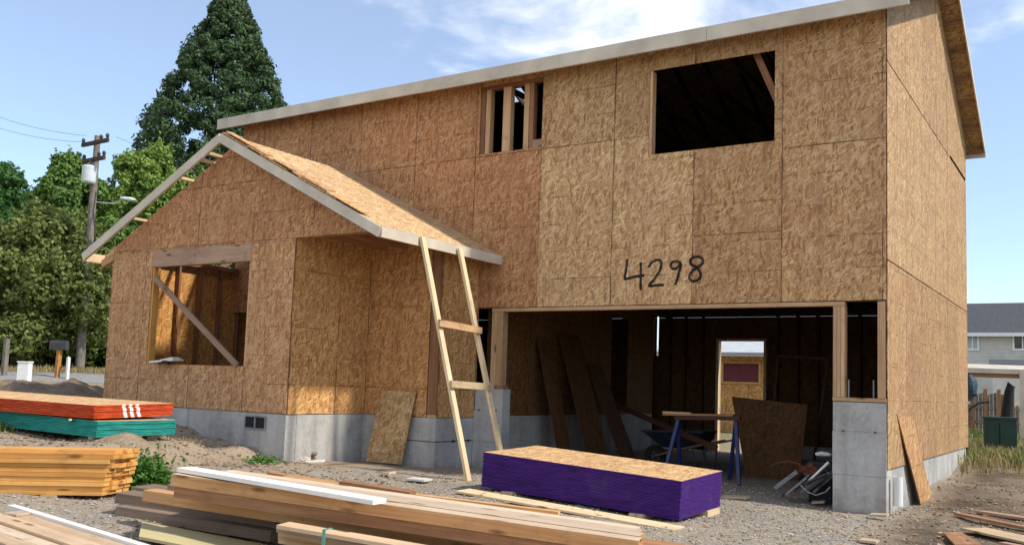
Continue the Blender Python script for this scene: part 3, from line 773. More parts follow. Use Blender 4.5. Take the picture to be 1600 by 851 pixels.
for ya, yb, m in ((505, 516, 'stud'), (600, 604, 'pine')):
    p, q = at_row(fa, La, ya)+outv, at_row(fb, Lb, yb)+outv; d = (q-p)/np.linalg.norm(q-p)
    b = MB(); b.bar(p-d*.05, q+d*.06, .04, .09, up=(0, 0, 1)); b.build('rung', m, lad)

# ------------------------------------------------------------------ sheet stacks
def frame_axes(yaw, tl, tw):
    ex = np.array([math.cos(yaw)*math.cos(tl), math.sin(yaw)*math.cos(tl), math.sin(tl)])
    ey = np.array([-math.sin(yaw)*math.cos(tw), math.cos(yaw)*math.cos(tw), math.sin(tw)])
    ez = np.cross(ex, ey); return ex, ey, ez/np.linalg.norm(ez)
def sheet_stack(org, yaw, tl, tw, L, W, H, n, paint, top_label, label, group, jit=.004, stripes=False, bow=0):
    ex, ey, ez = frame_axes(R(yaw), R(tl), R(tw)); th = H/n
    for i in range(n):
        o = np.array(org)+ez*th*i+ex*rng.uniform(-jit, jit)+ey*rng.uniform(-jit, jit)
        b = MB(); k = rng.uniform(.95, 1.05)
        b.box(o, ex*L, ey*W, ez*(th-(.004 if n > 20 else .0024)), tint=(1.34*k, 1.30*k, 1.22*k), mi=(0 if i == n-1 else 1), mi_side=1)  # pale look of the sunlit top put into the tint
        s = b.build('osb_sheet', ['osb_plain', paint], None, o)
        tag(s, top_label if i == n-1 else label, 'sheet', group)
        if stripes:
            for q in range(3):
                y = W*(.36+q*.085)+.004*math.sin(i*1.3+q*.4)-i*.007
                b = MB(); b.box(o+ex*(L+.0005)+ey*y+ez*.0002, ey*.055, ez*(th-.0006), ex*.0015)
                b.build('paint_stripe', 'white_paint', s)
    return np.array(org), ex, ey, ez
P, ex, ey, ez = sheet_stack((-3.914, -2.736, -.668), .8, -3.1, 1.5, 2.442, 1.216, .401, 27, 'purple', 'topmost bare tan strand-board sheet of the purple-edged stack by the garage',
    'thin strand-board sheet with purple painted edge inside the big purple stack', 'sheets of the purple-edged stack', .005)
def skids(P, ex, ey, W, xs, h, who, label):
    for x in xs:
        for yy in (.02, W-.30):
            p = P+ex*x+ey*yy-np.array([0, 0, h]); b = MB(); g_ = gzs(p[0], p[1])
            b.box(p-np.array([0, 0, .0]), ey*.28, ex*.09, np.array([0, 0, h-.003])); tag(b.build('wood_skid', 'pine', None, p), label, 'wood block', who)
for nm, x, yy, lb in (('a', .30, -.05, 'short pale wood block under the left end of the purple stack'), ('b', 1.90, -.05, 'short pale wood block under the front right of the purple stack'), ('c', 2.30, .78, 'tan wood block under the right end of the purple stack')):
    p = P+ex*x+ey*yy; g_ = gzs(p[0]+.04, p[1]+.1)-.02; b = MB()
    b.aabb((p[0], p[1], g_), (p[0]+.16, p[1]+.36, p[2]-.004), grain=1); tag(b.build('wood_block', 'pine', None, (p[0], p[1], g_)), lb, 'wood block')
def scaled(o, k): return CAM+k*(np.array(o)-CAM)
k = .965
TP, tex, tey, tez = sheet_stack(scaled((-12.267, -5.563, -.169), k), 6.9, -1.4, -.2, 4.409*k, 1.22*k, .193*k, 9, 'teal', 'topmost sheet of the teal-edged stack beneath the red one',
    'sheet with teal painted edge in the lower stack near the wing', 'sheets of the teal-edged stack', .005)
k = 1.05
RP, rex, rey, rez = sheet_stack(scaled((-10.579, -6.293, .052), k), 11.7, -1.1, .8, 3.523*k, 1.22*k, .148*k, 8, 'red', 'topmost bare tan sheet of the red-edged stack lying on the teal stack',
    'sheet with red painted edge and three white stripes in the upper stack', 'sheets of the red-edged stack', .006, True)
for x, y, lb in ((4.05, .06, 'wood block under the right front corner of the teal stack'), (3.98, .92, 'wood block under the right rear corner of the teal stack'), (2.2, .05, 'wood block under the middle of the teal stack')):
    p = TP+tex*x+tey*y; g_ = gzs(p[0], p[1])-.05; b = MB(); b.aabb((p[0], p[1], min(g_, p[2]-.06)), (p[0]+.09, p[1]+.18, p[2]-.004), grain=1)
    tag(b.build('wood_block', 'pine', None, (p[0], p[1], g_)), lb, 'wood block')
for x, lb in ((.9, 'thin spacer strip between the red and teal stacks, left of the prop stick'), (2.9, 'thin spacer strip between the red and teal stacks, near their right end')):
    p = TP+tex*x+tez*(.193*.965+.0); b = MB(); b.box(p+tey*.02, tey*1.1, tex*.06, tez*.014); tag(b.build('spacer_strip', 'stud', None, p), lb, 'wood strip')

# ------------------------------------------------------------------ loose boards and lumber piles
def board(name, L, Rr, w, th, mat, label, cat='board', group=None, end=None, flat=True, side=1):
    """front top edge from L to Rr (world points), width w away from the camera, thickness th down"""
    L, Rr = np.array(L, float), np.array(Rr, float)
    a = Rr-L; u = a/np.linalg.norm(a); n_ = np.array([-u[1], u[0], 0.0]); n_ /= np.linalg.norm(n_)
    if np.dot(n_, L-CAM) < 0: n_ = -n_
    c = np.cross(u, n_); c = c if c[2] > 0 else -c
    b = MB(); b.box(L-c*th, a, n_*w, c*th, mi=0, mi_side=(1 if isinstance(mat, tuple) else None))
    o = b.build(name, mat, None, L-c*th); return tag(o, label, cat, group)
def pxb(name, pl, zl, pr, zr, w, th, mat, label, **k): return board(name, on(*pl, 2, zl), on(*pr, 2, zr), w, th, mat, label, **k)

def gpx(px, py, lift=0, z=-.8):
    p = on(px, py, 2, z)
    for _ in range(12): p = on(px, py, 2, gzs(p[0], p[1])+lift)
    return p
def gboard(name, pl, pr, w, th, mat, label, cat='board', lift=.05, ext=0):
    a, b_ = gpx(*pl, lift), gpx(*pr, lift); return board(name, a, b_+(b_-a)*ext, w, th, mat, label, cat)
# front beam pile
B1L, B1R = on(268, 739, 2, -.22), on(998, 843.6, 2, -.42)
u = (B1R-B1L)/np.linalg.norm(B1R-B1L); nn = np.array([-u[1], u[0], 0]); nn /= np.linalg.norm(nn)
lab = ['front tan beam on top of the long beam pile', 'second tan beam from the front in the top layer of the beam pile', 'third tan beam from the front in the top layer of the beam pile', 'rearmost tan beam in the top layer of the beam pile']
for i in range(4):
    o_ = nn*.15*i+np.array([0, 0, rng.uniform(-.006, .004)])
    board('timber_beam', B1L+o_+u*(0 if i == 0 else rng.uniform(.0, .2)), B1R+o_-u*(0, .02, .05, .09)[i], .145, .086, ('pale_top', 'beam'), lab[i], 'beam', 'beams of the front beam pile')
dz = np.array([0, 0, -.0885])
def lay(k, pl, length, label, mat, w=.145, extra=0, zz=None):
    z = -.22+dz[2]*k if zz is None else zz
    p = on(*pl, 2, z); e = p+u*length; return board('timber_beam', p, e, w, .084, mat, label, 'beam', 'beams of the front beam pile')
lay(1, (273, 758), 4.2, 'reddish brown beam directly under the top front beam', 'brown_wood')
lay(1, (300, 750), 4.0, 'hidden-faced brown beam behind the reddish one in the second layer', 'brown_wood', .3)
lay(2, (224, 765), 4.4, 'tan-brown beam of the third layer sticking out left', 'beam')
lay(2, (262, 756), 4.2, 'pale brown wide timber with its top showing at the left of the pile', 'header', .3)
lay(3, (181, 769), 1.52, 'short grey-brown beam with its cut right end showing', 'grey_wood', .22)
lay(3, (205, 760), 4.0, 'grey timber lying behind the short grey-brown beam', 'grey_wood', .3)
lay(4, (181, 790), 1.44, 'lowest weathered grey beam of the pile, on the gravel', 'grey_wood', .2)
for x in (.5, 3.2):
    p = B1L+u*x+nn*.05+dz*4; g_ = gzs(p[0], p[1])
# white primed board on top
board('primed_board', on(276, 730, 2, -.185), on(583, 781, 2, -.27), .15, .03, 'whitewash', 'long white primed board lying on the beam pile', 'board')
# pale boards in front of the pile
for i in range(5):
    p = on(431, 819+i*5.6, 2, -.46-i*.036); q = p+u*(2.6+.1*(i % 2))+np.array([0, 0, -.03])
    board('pale_plank', p+u*rng.uniform(-.015, .02), q, .16, .025, ('tan_wood', 'header', 'tan_wood', 'beam', 'tan_wood')[i], ('topmost pale plank of the strapped bundle at the front of the beam pile', 'second pale plank from the top of the strapped bundle', 'third pale plank of the strapped bundle', 'fourth pale plank of the strapped bundle', 'bottom pale plank of the strapped bundle')[i], 'plank', 'planks of the strapped bundle')
p0_ = on(505, 829, 2, -.455); b = MB(); q0 = p0_+np.array([0, 0, .008])-nn*.012
b.box(q0, u*.022, nn*.10, np.array([0, 0, .003])); b.box(q0+np.array([0, 0, -.24]), u*.022, nn*.004, np.array([0, 0, .243])); tag(b.build('packing_strap', 'strap', None, q0), 'narrow green packing strap around the pale planks', 'strap')
# yellow-green board flat on the gravel
yl = on(217, 837, 2, -.635); ya = on(222, 813, 2, -.635)
b = MB(); b.box(yl-np.array([0, 0, .02]), u*2.4+np.array([0, 0, -.05]), ya-yl, (0, 0, .02)); tag(b.build('plywood_strip', 'yellow_ply', None, yl), 'yellow-green plywood strip lying in front of the beam pile', 'board')
# thin boards behind the beam pile
def zline(x, y): return gzs(x, y)
gboard('long_board', (530, 751), (640, 768), .15, .05, 'brown_wood', 'brown board end with a dark knot behind the white board', lift=.15)
gboard('long_board', (440, 744), (648, 776), .26, .03, 'beam', 'long tan board curving behind the white board', lift=.09)
gboard('long_board', (418, 737), (475, 748), .12, .03, 'brown_wood', 'dark brown board end by the weeds below the wing corner', lift=.07)
gboard('long_board', (600, 776), (876, 809), .10, .04, 'orange', 'front thin orange-tan board behind the beam pile', lift=.10)
gboard('long_board', (640, 771), (872, 799), .10, .035, 'beam', 'rear thin tan board behind the beam pile', lift=.10)
_P = P+ex*-.06-ey*.42-np.array([0, 0, .008]); b = MB(); b.box(_P-np.array([0, 0, .03]), ex*2.62, ey*.27, np.array([0, 0, .022])); tag(b.build('wide_plank', 'pine', None, _P), 'wide pale plank on the gravel along the purple stack', 'plank')
# bottom-left plank pile
P1 = on(12, 788, 2, -.52); P2 = on(232, 855, 2, -.56); v = (P2-P1)/np.linalg.norm(P2-P1); vn = np.array([v[1], -v[0], 0]); vn /= np.linalg.norm(vn)
if np.dot(vn, CAM-P1) < 0: vn = -vn
board('white_strip', P1, P1+v*3, .055, .03, 'whitewash', 'narrow white strip along the corner plank pile', 'strip')
labs = ['tan plank next to the white strip in the corner pile', 'wide tan plank second from the white strip in the corner pile', 'pinkish tan plank third from the white strip in the corner pile', 'brownish plank fourth from the white strip in the corner pile', 'brown plank fifth from the white strip in the corner pile', 'outermost brown plank of the corner pile']
for i in range(6):
    st = (.25, .1, -.25, .35, -.2, -.1)[i]; z = (-.02, -.01, -.03, -.01, -.045, -.07)[i]
    p = P1+vn*(.145*(i+1)+.0)+v*st+np.array([0, 0, z])
    board('loose_plank', p, p+v*2.9, .138, .036, ('tan_wood', 'tan_wood', 'pale_top', 'tan_wood', 'header', 'brown_wood')[i], labs[i], 'plank', 'planks of the corner pile')
for i in range(4):
    p = P1+vn*(.15*(i+1)+.1)+v*(-.1+.1*i)+np.array([0, 0, -.075])
    board('loose_plank', p, p+v*2.9, .14, .036, 'header', ['lower plank under the white strip in the corner pile', 'lower plank in the middle of the corner pile', 'lower brown plank near the outer side of the corner pile', 'lowest outer plank of the corner pile'][i], 'plank', 'planks of the corner pile')
board('pale_block', on(3, 801, 2, -.53), on(26, 803, 2, -.53), .16, .015, 'pale_top', 'small pale board scrap on the corner plank pile', 'scrap')

# orange lumber stack
OX = on(160, 774, 2, -.60); ox, oy, oz = frame_axes(R(31.5), R(1.2), R(-1.0))
prof = [0, 0, .01, .0, .02, .05, .07, .03, .08, .06]
nl = 10; h = .40/nl
names = ['bottom', 'second', 'third', 'fourth', 'fifth', 'sixth', 'seventh', 'eighth', 'ninth', 'top']
for i in range(nl):
    for j in range(4):
        o_ = OX+oz*(h*i)+oy*(.125*j+ (0 if j else (.0, .012, .0, .008, 0, .02, .03, .0, .015, .05)[i]))
        e = prof[i]+.01*j+rng.uniform(-.02, .02); L = 3.4
        b = MB(); b.box(o_+ox*(e-L), ox*L, oy*.12, oz*(h-.003))
        s = b.build('lumber_board', 'orange', None, o_+ox*(e-L))
        lb = f'{names[i]} orange board in the front row of the lumber stack by the weeds' if j == 0 else 'orange board in the rear rows of the lumber stack by the weeds'
        if i == nl-1 and j: lb = f'{["", "second", "third", "rear"][j]} orange board of the top layer of the lumber stack by the weeds'
        tag(s, lb.replace('second orange', 'second orange'), 'board', 'boards of the orange lumber stack')
for x, lb in ((-.55, 'short wood block under the right end of the orange lumber stack'), (-2.6, 'wood block under the left part of the orange lumber stack')):
    p = OX+ox*x-oy*.03; b = MB(); b.box(p-np.array([0, 0, .075]), oy*.5, ox*.14, np.array([0, 0, .073])); tag(b.build('wood_block', 'pine', None, p), lb, 'wood block')

# boards at the right front
gboard('tan_plank', (1500, 823.5), (1598, 845), .34, .022, 'pine', 'wide light tan plank on the dark soil near the right', 'plank', .06, .8)
gboard('brown_plank', (1490, 800), (1598, 822), .09, .03, 'brown_wood', 'narrow brown plank behind the light tan plank', 'plank', .06, .8)
gboard('brown_plank', (1525, 797), (1598, 808), .14, .03, 'header', 'weathered plank farthest back on the dark soil at the right', 'plank', .05, .8)
b = MB(); q = [gpx(*p, .02) for p in ((1474, 834), (1502, 833), (1534, 853), (1492, 853))]
up = np.array([0, 0, .02]); b.face([x+up for x in (q[0], q[3], q[2], q[1])]); 
for i in range(4): b.face([q[i], q[(i+1) % 4], q[(i+1) % 4]+up, q[i]+up])
tag(b.build('board_scrap', 'brown_wood', None, q[0]), 'broken brown board scrap on the gravel near the right', 'scrap')
gboard('board_scrap', (1560, 846), (1598, 853), .1, .02, 'header', 'small tan board piece below the wide light plank', 'scrap', .05, .5)

# leaning off-cuts of strand board
def leaner(name, p4, th, label, cat='panel', mat='osb_plain', tint=(1, 1, 1), group=None, kk=None):
    p4 = [np.array(p, float) for p in p4]; nrm = np.cross(p4[1]-p4[0], p4[3]-p4[0]); nrm /= np.linalg.norm(nrm)
    b = MB(); q = [p-nrm*th for p in p4]; ou = rng.uniform(0, 40)
    e = (p4[1]-p4[0])/np.linalg.norm(p4[1]-p4[0]); w_ = np.cross(nrm, e)
    uvs = [((p-p4[0]) @ e+ou, (p-p4[0]) @ w_+ou) for p in p4]
    b.face(p4, uvs, tint); b.face(q[::-1], uvs[::-1], tint)
    for i in range(4):
        j = (i+1) % 4; b.face([p4[j], p4[i], q[i], q[j]], None, tuple(c*.85 for c in tint))
    return tag(b.build(name, mat, None, (p4[0]+p4[1])/2), label, cat, group)
yt = EY-.06
tl_, tr_ = on(597, 609, 1, yt), on(650, 612, 1, yt)
bl, br = gpx(571, 720, .03), gpx(627, 725, .03)
leaner('strand_board_offcut', [bl, br, tr_, tl_], .015, 'strand-board off-cut leaning on the concrete beneath the entry wall', tint=(1.0, .98, .88))
xt = .018
tl_, tr_ = on(1402, 647, 0, xt), on(1424, 652, 0, xt)
bl, br = on(1439, 787, 2, -.86), on(1457, 776, 2, -.83)
leaner('strand_board_offcut', [bl, br, tr_+np.array([0, .05, 0]), tl_], .015, 'narrow strand-board off-cut leaning on the right side wall', mat='osb', tint=(1.0, .86, .72))

# white drain pipe stub
pb = on(1403, 783, 0, .085)
b = MB(); n_ = 20
for k in range(n_):
    a0, a1 = 2*math.pi*k/n_, 2*math.pi*(k+1)/n_
    f = lambda a, r, z: (pb[0]+r*math.cos(a), pb[1]+r*math.sin(a), z)
    z0, z1 = pb[2]-.05, on(1403, 744, 1, pb[1])[2]
    for r, inv in ((.058, False), (.050, True)):
        q = [f(a0, r, z0), f(a1, r, z0), f(a1, r, z1), f(a0, r, z1)]; b.face(q[::-1] if inv else q)
    b.face([f(a0, .058, z1), f(a1, .058, z1), f(a1, .05, z1), f(a0, .05, z1)])
tag(b.build('drain_pipe', 'pvc', None, pb), 'white plastic pipe stub standing beside the right concrete pillar', 'pipe')

# ------------------------------------------------------------------ inside the garage
GZ = -.80
lx = -5.86
def lean_left(ptop, pbot, w, label, mat, dy=0):
    t_ = on(*ptop, 0, lx); bt = on(*pbot, 2, -.72)
    return t_, bt
panels = [((846, 541), (888, 712), (842, 545), (900, 716)), ]
def gpanel(top_a, top_b, bot_a, bot_b, xb, label, tint, mat='osb_plain'):
    ta, tb = on(*top_a, 0, lx+.005), on(*top_b, 0, lx+.005)
    ba, bb = on(*bot_a, 2, GZ+.02), on(*bot_b, 2, GZ+.02)
    return ta, tb, ba, bb
# sheets leaning on the left wall, each a plane with its foot on the garage floor
def lean_sheet(y0, y1, ztop, foot, skew, label, mat='osb_plain', tint=(.6, .48, .4)):  # dark tints of these sheets carry the garage's shade
    g0 = gzs(lx+foot, y0)+.03
    leaner('leaning_sheet', [(lx+foot, y0+skew, g0), (lx+foot, y1+skew, g0), (lx+.02, y1, ztop), (lx+.02, y0, ztop)], .012, label, 'sheet', mat, tint, 'sheets leaning in the garage')
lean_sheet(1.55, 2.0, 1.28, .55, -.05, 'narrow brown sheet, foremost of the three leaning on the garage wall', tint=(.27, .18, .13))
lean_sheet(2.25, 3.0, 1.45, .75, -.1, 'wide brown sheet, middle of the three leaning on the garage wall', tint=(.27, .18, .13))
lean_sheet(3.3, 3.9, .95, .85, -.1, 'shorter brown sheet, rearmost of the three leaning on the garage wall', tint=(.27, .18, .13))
# big strand-board sheet standing before the rear door
bl = on(1167, 748, 2, GZ-.03); yb = bl[1]
br = on(1248, 745, 1, yb); tl_ = on(1143, 619, 1, yb+.18); tr_ = on(1262, 632, 1, yb+.18)
br[2] = bl[2]
leaner('standing_sheet', [bl, br, tr_, tl_], .012, 'big brown strand-board sheet standing in the middle of the garage', tint=(.27, .195, .13))  # tint darkened for the shade inside the garage
for sx in (.25, .8):
    p = lerp(bl, br, sx); b = MB(); b.bar(p+np.array([0, .55, .0]), lerp(tl_, tr_, sx)+np.array([0, .03, -.25]), .038, .06, up=(1, 0, 0)); tag(b.build('prop_stick', 'dark_plank', None, p), 'dark prop stick behind the standing sheet, '+('left one' if sx < .5 else 'right one'), 'stick')
# open wooden frame leaning in the right part of the garage
yf = 4.2
fr = [on(1216, 556, 1, yf+.3), on(1294, 560, 1, yf+.3), on(1272, 720, 1, yf-.3), on(1204, 690, 1, yf-.3)]
wf = thing('open_timber_frame', tuple(fr[2]), 'open grey wooden frame leaning in the dark right part of the garage', 'frame')
for nm, i, j in (('top_rail', 0, 1), ('side_rail', 1, 2), ('side_rail', 0, 3)):
    b = MB(); b.bar(fr[i], fr[j], .045, .03, up=(0, 1, 0)); b.build(nm, 'dark_plank', wf)
# sawhorse with a plank top
sw = thing('sawhorse', (-2.6, 1.6, GZ), 'blue-legged sawhorse behind the purple stack', 'sawhorse')
ys = 1.5
A0, A1 = on(1060, 655, 1, ys), on(1150, 656, 1, ys+.1)
for top, bx, by in ((A0, on(1037, 722, 1, ys-.25), ys-.25), (A0, on(1062, 738, 1, ys+.25), ys+.25), (A1, on(1155, 746, 1, ys-.2), ys-.2), (A1, on(1140, 720, 1, ys+.4), ys+.4)):
    e = np.array([bx[0], by, gzs(bx[0], by)+.01]); b = MB(); b.bar(e, top, .05, .04, up=(0, 1, 0)); b.build('leg', 'blue_paint', sw)
b = MB(); b.bar(A0+np.array([-.05, 0, .03]), A1+np.array([.06, 0, .03]), .09, .06); b.build('beam', 'dark_plank', sw)
board('plank', A0+np.array([-.22, -.10, .085]), A1+np.array([-.02, -.08, .085]), .24, .03, 'brown_wood', 'reddish brown plank lying on the blue sawhorse', 'plank')
b = MB(); p = A0+np.array([-.25, .0, .10]); b.bar(p, p+np.array([.45, 0, .0]), .05, .03); tag(b.build('wood_scrap', 'pine', None, p), 'pale stick end on top of the blue sawhorse', 'stick')
b = MB(); p, q = on(962, 632, 0, -5.6), on(1120, 700, 1, 1.9); b.bar(p, q, .09, .035, up=(0, 1, 0)); tag(b.build('long_board', 'dark_plank', None, p), 'long dark board sloping down behind the sawhorse', 'board')
# wheelbarrow
wp = on(1052, 735, 2, -.80); wy = 3.1; W0 = on(1060, 690, 1, wy)
wb = thing('wheelbarrow', (W0[0], wy, GZ), 'dark blue wheelbarrow standing in the dark garage', 'wheelbarrow')
def tray(cx, cy, cz):
    b = MB(); top = [(-.52, -.33, .26), (.55, -.33, .30), (.55, .33, .30), (-.52, .33, .26)]; bot = [(-.2, -.2, 0), (.42, -.22, 0), (.42, .22, 0), (-.2, .2, 0)]
    T = [np.array(p)+np.array([cx, cy, cz]) for p in top]; B = [np.array(p)+np.array([cx, cy, cz]) for p in bot]
    b.face(B[::-1]); b.face([p+np.array([0, 0, .01]) for p in B])
    for i in range(4):
        j = (i+1) % 4; b.face([B[i], B[j], T[j], T[i]]); b.face([T[i]*.99+T[(i+2) % 4]*.01, T[j]*.99+T[(j+2) % 4]*.01, B[j]*.99+B[(j+2) % 4]*.01, B[i]*.99+B[(i+2) % 4]*.01])
    for i in range(4): b.bar(T[i], T[(i+1) % 4], .03, .03)
    return b
tray(W0[0], wy, GZ+.36).build('tray', 'navy', wb)
b = MB(); n_ = 22; c_ = np.array([W0[0]-.42, wy, GZ+.19])
for k in range(n_):
    a0, a1 = 2*math.pi*k/n_, 2*math.pi*(k+1)/n_
    P_ = lambda a, r, y: c_+np.array([r*math.cos(a), y, r*math.sin(a)])
    for r0, y0, r1, y1 in ((.19, -.04, .19, .04), (.19, .04, .10, .03), (.10, .03, .10, -.03), (.10, -.03, .19, -.04)):
        b.face([P_(a0, r0, y0), P_(a1, r0, y0), P_(a1, r1, y1), P_(a0, r1, y1)])
wh = b.build('wheel', 'black', wb)
b = MB(); b.tube([c_+np.array([0, -.08, 0]), c_+np.array([0, .08, 0])], .02, 8)
for k in range(4):
    a0 = k*math.pi/4; b.bar(c_+np.array([.11*math.cos(a0), 0, .11*math.sin(a0)]), c_-np.array([.11*math.cos(a0), 0, .11*math.sin(a0)]), .03, .015, up=(0, 1, 0))
b.build('rim', 'dark_steel', wh)
for sgn in (-1, 1):
    b = MB(); b.tube([c_+np.array([0, .07*sgn, 0]), c_+np.array([.45, .2*sgn, .14]), c_+np.array([1.35, .30*sgn, .36])], .018, 8); b.build('handle', 'brown_wood', wb)
    b = MB(); b.tube([c_+np.array([.75, .22*sgn, .2]), c_+np.array([.85, .24*sgn, -.19]), c_+np.array([.98, .24*sgn, -.19]), c_+np.array([1.0, .26*sgn, .26])], .014, 8); b.build('leg', 'dark_steel', wb)
# junk pile by the right pillar
def slab(o, yaw, tl, tw, a, b_, c, mat, name, label, cat, extra=None):
    ex_, ey_, ez_ = frame_axes(R(yaw), R(tl), R(tw)); m = MB(); o = np.array(o, float); m.box(o, ex_*a, ey_*b_, ez_*c); s = m.build(name, mat, None, o); tag(s, label, cat); return s, ex_, ey_, ez_
jy = .25
q = on(1212, 772, 2, -.80)
j0 = on(1228, 770, 1, jy-.1); g_ = gzs(j0[0], jy-.1)
s, e1, e2, e3 = slab(on(1228, 774, 1, jy-.15), 0, 42, 12, .34, .20, .025, 'steel', 'metal_plate', 'light grey perforated metal plate at the left of the junk by the pillar', 'metal plate')
b = MB(); o_ = on(1228, 774, 1, jy-.15)
for i in range(4):
    for j in range(2):
        p = o_+e1*(.05+.075*i)+e2*(.05+.08*j); b.box(p+e3*.0255, e1*.03, e2*.03, e3*.002)
b.build('hole', 'black', s)
s, *_ = slab(on(1212, 765, 1, jy+.05), 5, 40, 5, .36, .06, .05, 'steel', 'metal_channel', 'long grey metal channel leftmost in the junk pile', 'metal bar')
for i, (px, py, a, tl_, m, lb) in enumerate(((1262, 768, .40, 40, 'dark_steel', 'dark metal slat nearest the pillar in the junk pile'), (1252, 770, .44, 38, 'steel', 'grey metal slat in the middle of the junk pile'), (1272, 770, .34, 44, 'steel', 'short grey metal slat by the pillar foot'), (1245, 762, .46, 33, 'dark_steel', 'dark metal slat under the rusty heap'))):
    slab(on(px, py, 1, jy+.06*i-.1), 4*i-4, tl_, 6, a, .07, .03, m, 'metal_strip', lb, 'metal bar')
for i, (px, py, a, tl2, m, lb) in enumerate(((1236, 766, .50, 28, 'dark_steel', 'long dark strip lying across the bottom of the junk pile'), (1258, 758, .42, 46, 'whitewash', 'pale strip standing steepest in the junk pile'), (1222, 775, .30, 35, 'dark_steel', 'short dark strip at the left foot of the junk pile'), (1280, 764, .30, 55, 'dark_steel', 'dark strip tucked against the pillar in the junk pile'))):
    slab(on(px, py, 1, jy+.03*i-.12), 6*i-8, tl2, -6, a, .06, .025, m, 'metal_strip', lb, 'metal bar')
def lump(c_, r, seed, sq=(1, 1, 1), n=10, amp=.35):
    b = MB(); rr = random.Random(seed); ph = [rr.uniform(0, 6) for _ in range(6)]
    def P_(i, j):
        th, fi = math.pi*i/n, 2*math.pi*j/(n*2)
        d = np.array([math.sin(th)*math.cos(fi), math.sin(th)*math.sin(fi), math.cos(th)])
        k = 1+amp*(math.sin(3*d[0]+ph[0])*math.sin(4*d[1]+ph[1])+.5*math.sin(7*d[2]+ph[2]+5*d[0])+.4*math.sin(11*d[1]+ph[3]))
        return np.array(c_)+d*k*r*np.array(sq)
    for i in range(n):
        for j in range(n*2):
            q = [P_(i, j), P_(i+1, j), P_(i+1, j+1), P_(i, j+1)]
            if i == 0: q = [q[0], q[1], q[2]]
            elif i == n-1: q = [q[0], q[1], q[3]]
            b.face(q)
    return b
p = on(1268, 735, 1, jy+.1); tag(lump(p, .11, 3, (1.2, 1, .7)).build('rusty_heap', 'rust', None, p, True), 'rusty red heap of scrap on the junk pile', 'scrap')
p = on(1287, 709, 1, jy+.35); tag(lump(p, .09, 4, (1.2, .8, .35), amp=.1).build('plastic_lid', 'white_paint', None, p, True), 'small white lid on the dark bin behind the pillar', 'lid')
p = on(1285, 735, 1, jy+.4); b = MB(); b.aabb((p[0]-.14, p[1]-.12, gzs(p[0], p[1])-.02), (p[0]+.14, p[1]+.12, p[2]+.12)); tag(b.build('dark_bin', 'navy', None, p), 'dark navy bin behind the junk pile', 'bin')
b = MB(); pts = [on(*p_, 1, jy-.1) for p_ in ((1205, 728), (1215, 722), (1232, 720), (1248, 724), (1258, 735))]; b.tube(pts, .008, 6); tag(b.build('loose_cable', 'rust', None, pts[0]), 'thin brown cable arching over the junk pile', 'cable')
b = MB(); pts = [on(*p_, 1, jy-.22) for p_ in ((1250, 757), (1262, 768), (1275, 773), (1290, 768), (1297, 760))]; b.tube(pts, .008, 6); tag(b.build('loose_cable', 'steel', None, pts[0]), 'thin grey cable hanging at the front of the junk pile', 'cable')
# bag / scrap on the wing window sill
p = on(262, 566, 1, WY-.02)
b = MB(); b.bar(p+np.array([-.26, -.05, -.002]), p+np.array([.22, .02, .045]), .22, .03)
b.bar(p+np.array([-.02, -.05, .03]), p+np.array([.20, .0, .075]), .18, .02)
tag(b.build('paper_scrap', 'paper', None, p), 'crumpled pale building-paper scrap on the wing window sill', 'scrap')
p2 = p+np.array([.02, -.09, .0]); b = MB(); b.bar(p2+np.array([-.08, 0, .0]), p2+np.array([.12, 0, .0]), .06, .05); tag(b.build('black_scrap', 'black', None, p2), 'small black scrap under the paper on the wing window sill', 'scrap')

# ------------------------------------------------------------------ small litter
for px, w, d_, m, nm, lb in (((485, 724), .26, .12, 'paper', 'wood_scrap', 'pale scrap on the gravel right of the wing corner'),
        ((648, 750), .30, .16, 'whitewash', 'board_scrap', 'white board scrap on the gravel left of the ladder foot'),
        ((605, 741), .22, .10, 'pine', 'wood_scrap', 'tan scrap on the gravel behind the long boards'),
        ((1372, 806), .20, .10, 'pale_top', 'wood_scrap', 'pale splinter at the foot of the right concrete pillar'),
        ((1356, 846), .16, .10, 'pale_top', 'wood_scrap', 'white scrap on the gravel at the bottom right of the pillar'),
        ((1278, 786), .16, .06, 'pale_top', 'wood_scrap', 'small white splinter before the junk pile'),
        ((1145, 778), .34, .16, 'pine', 'board_scrap', 'tan board scrap on the gravel right of the purple stack'),
        ((255, 718), .30, .05, 'pine', 'wood_scrap', 'thin pale stick in the dirt behind the weeds'),
        ((300, 716), .24, .03, 'brown_wood', 'stick', 'thin dark stick in the dirt before the wing')):
    p = on(*px, 2, -.7); 
    for _ in range(6): p = on(*px, 2, gzs(p[0], p[1])+.02)
    b = MB(); a_ = rng.uniform(-.5, .5); ca, sa = math.cos(a_), math.sin(a_)
    b.box(p+np.array([-w/2, 0, -.01]), (w*ca, w*sa, rng.uniform(0, .03)), (-d_*sa, d_*ca, .01), (0, 0, .022)); tag(b.build(nm, m, None, p), lb, 'scrap')
def gpx(px, py, lift=0, z=-.6):
    p = on(px, py, 2, z)
    for _ in range(10): p = on(px, py, 2, gzs(p[0], p[1])+lift)
    return p
def rock_pile(pts, lb):
    for k, (px, py, r, m) in enumerate(pts):
        p = gpx(px, py, r*.3); tag(lump(p, r, 20+k*3+px, (1.2, 1, .75)).build('dirt_clod', m, None, p, True), lb[k], 'clod')
rock_pile([(478, 712, .11, 'dark_dirt'), (490, 708, .09, 'dark_dirt'), (472, 720, .08, 'stone')],
          ['dark earth clod beside the wing corner concrete', 'darker earth clod furthest from the wing corner', 'pale stone in front of the clods at the wing corner'])
rock_pile([(722, 722, .12, 'dark_dirt'), (735, 720, .08, 'brown_wood')], ['dark earth clod behind the ladder foot', 'brown clod just right of the ladder foot'])
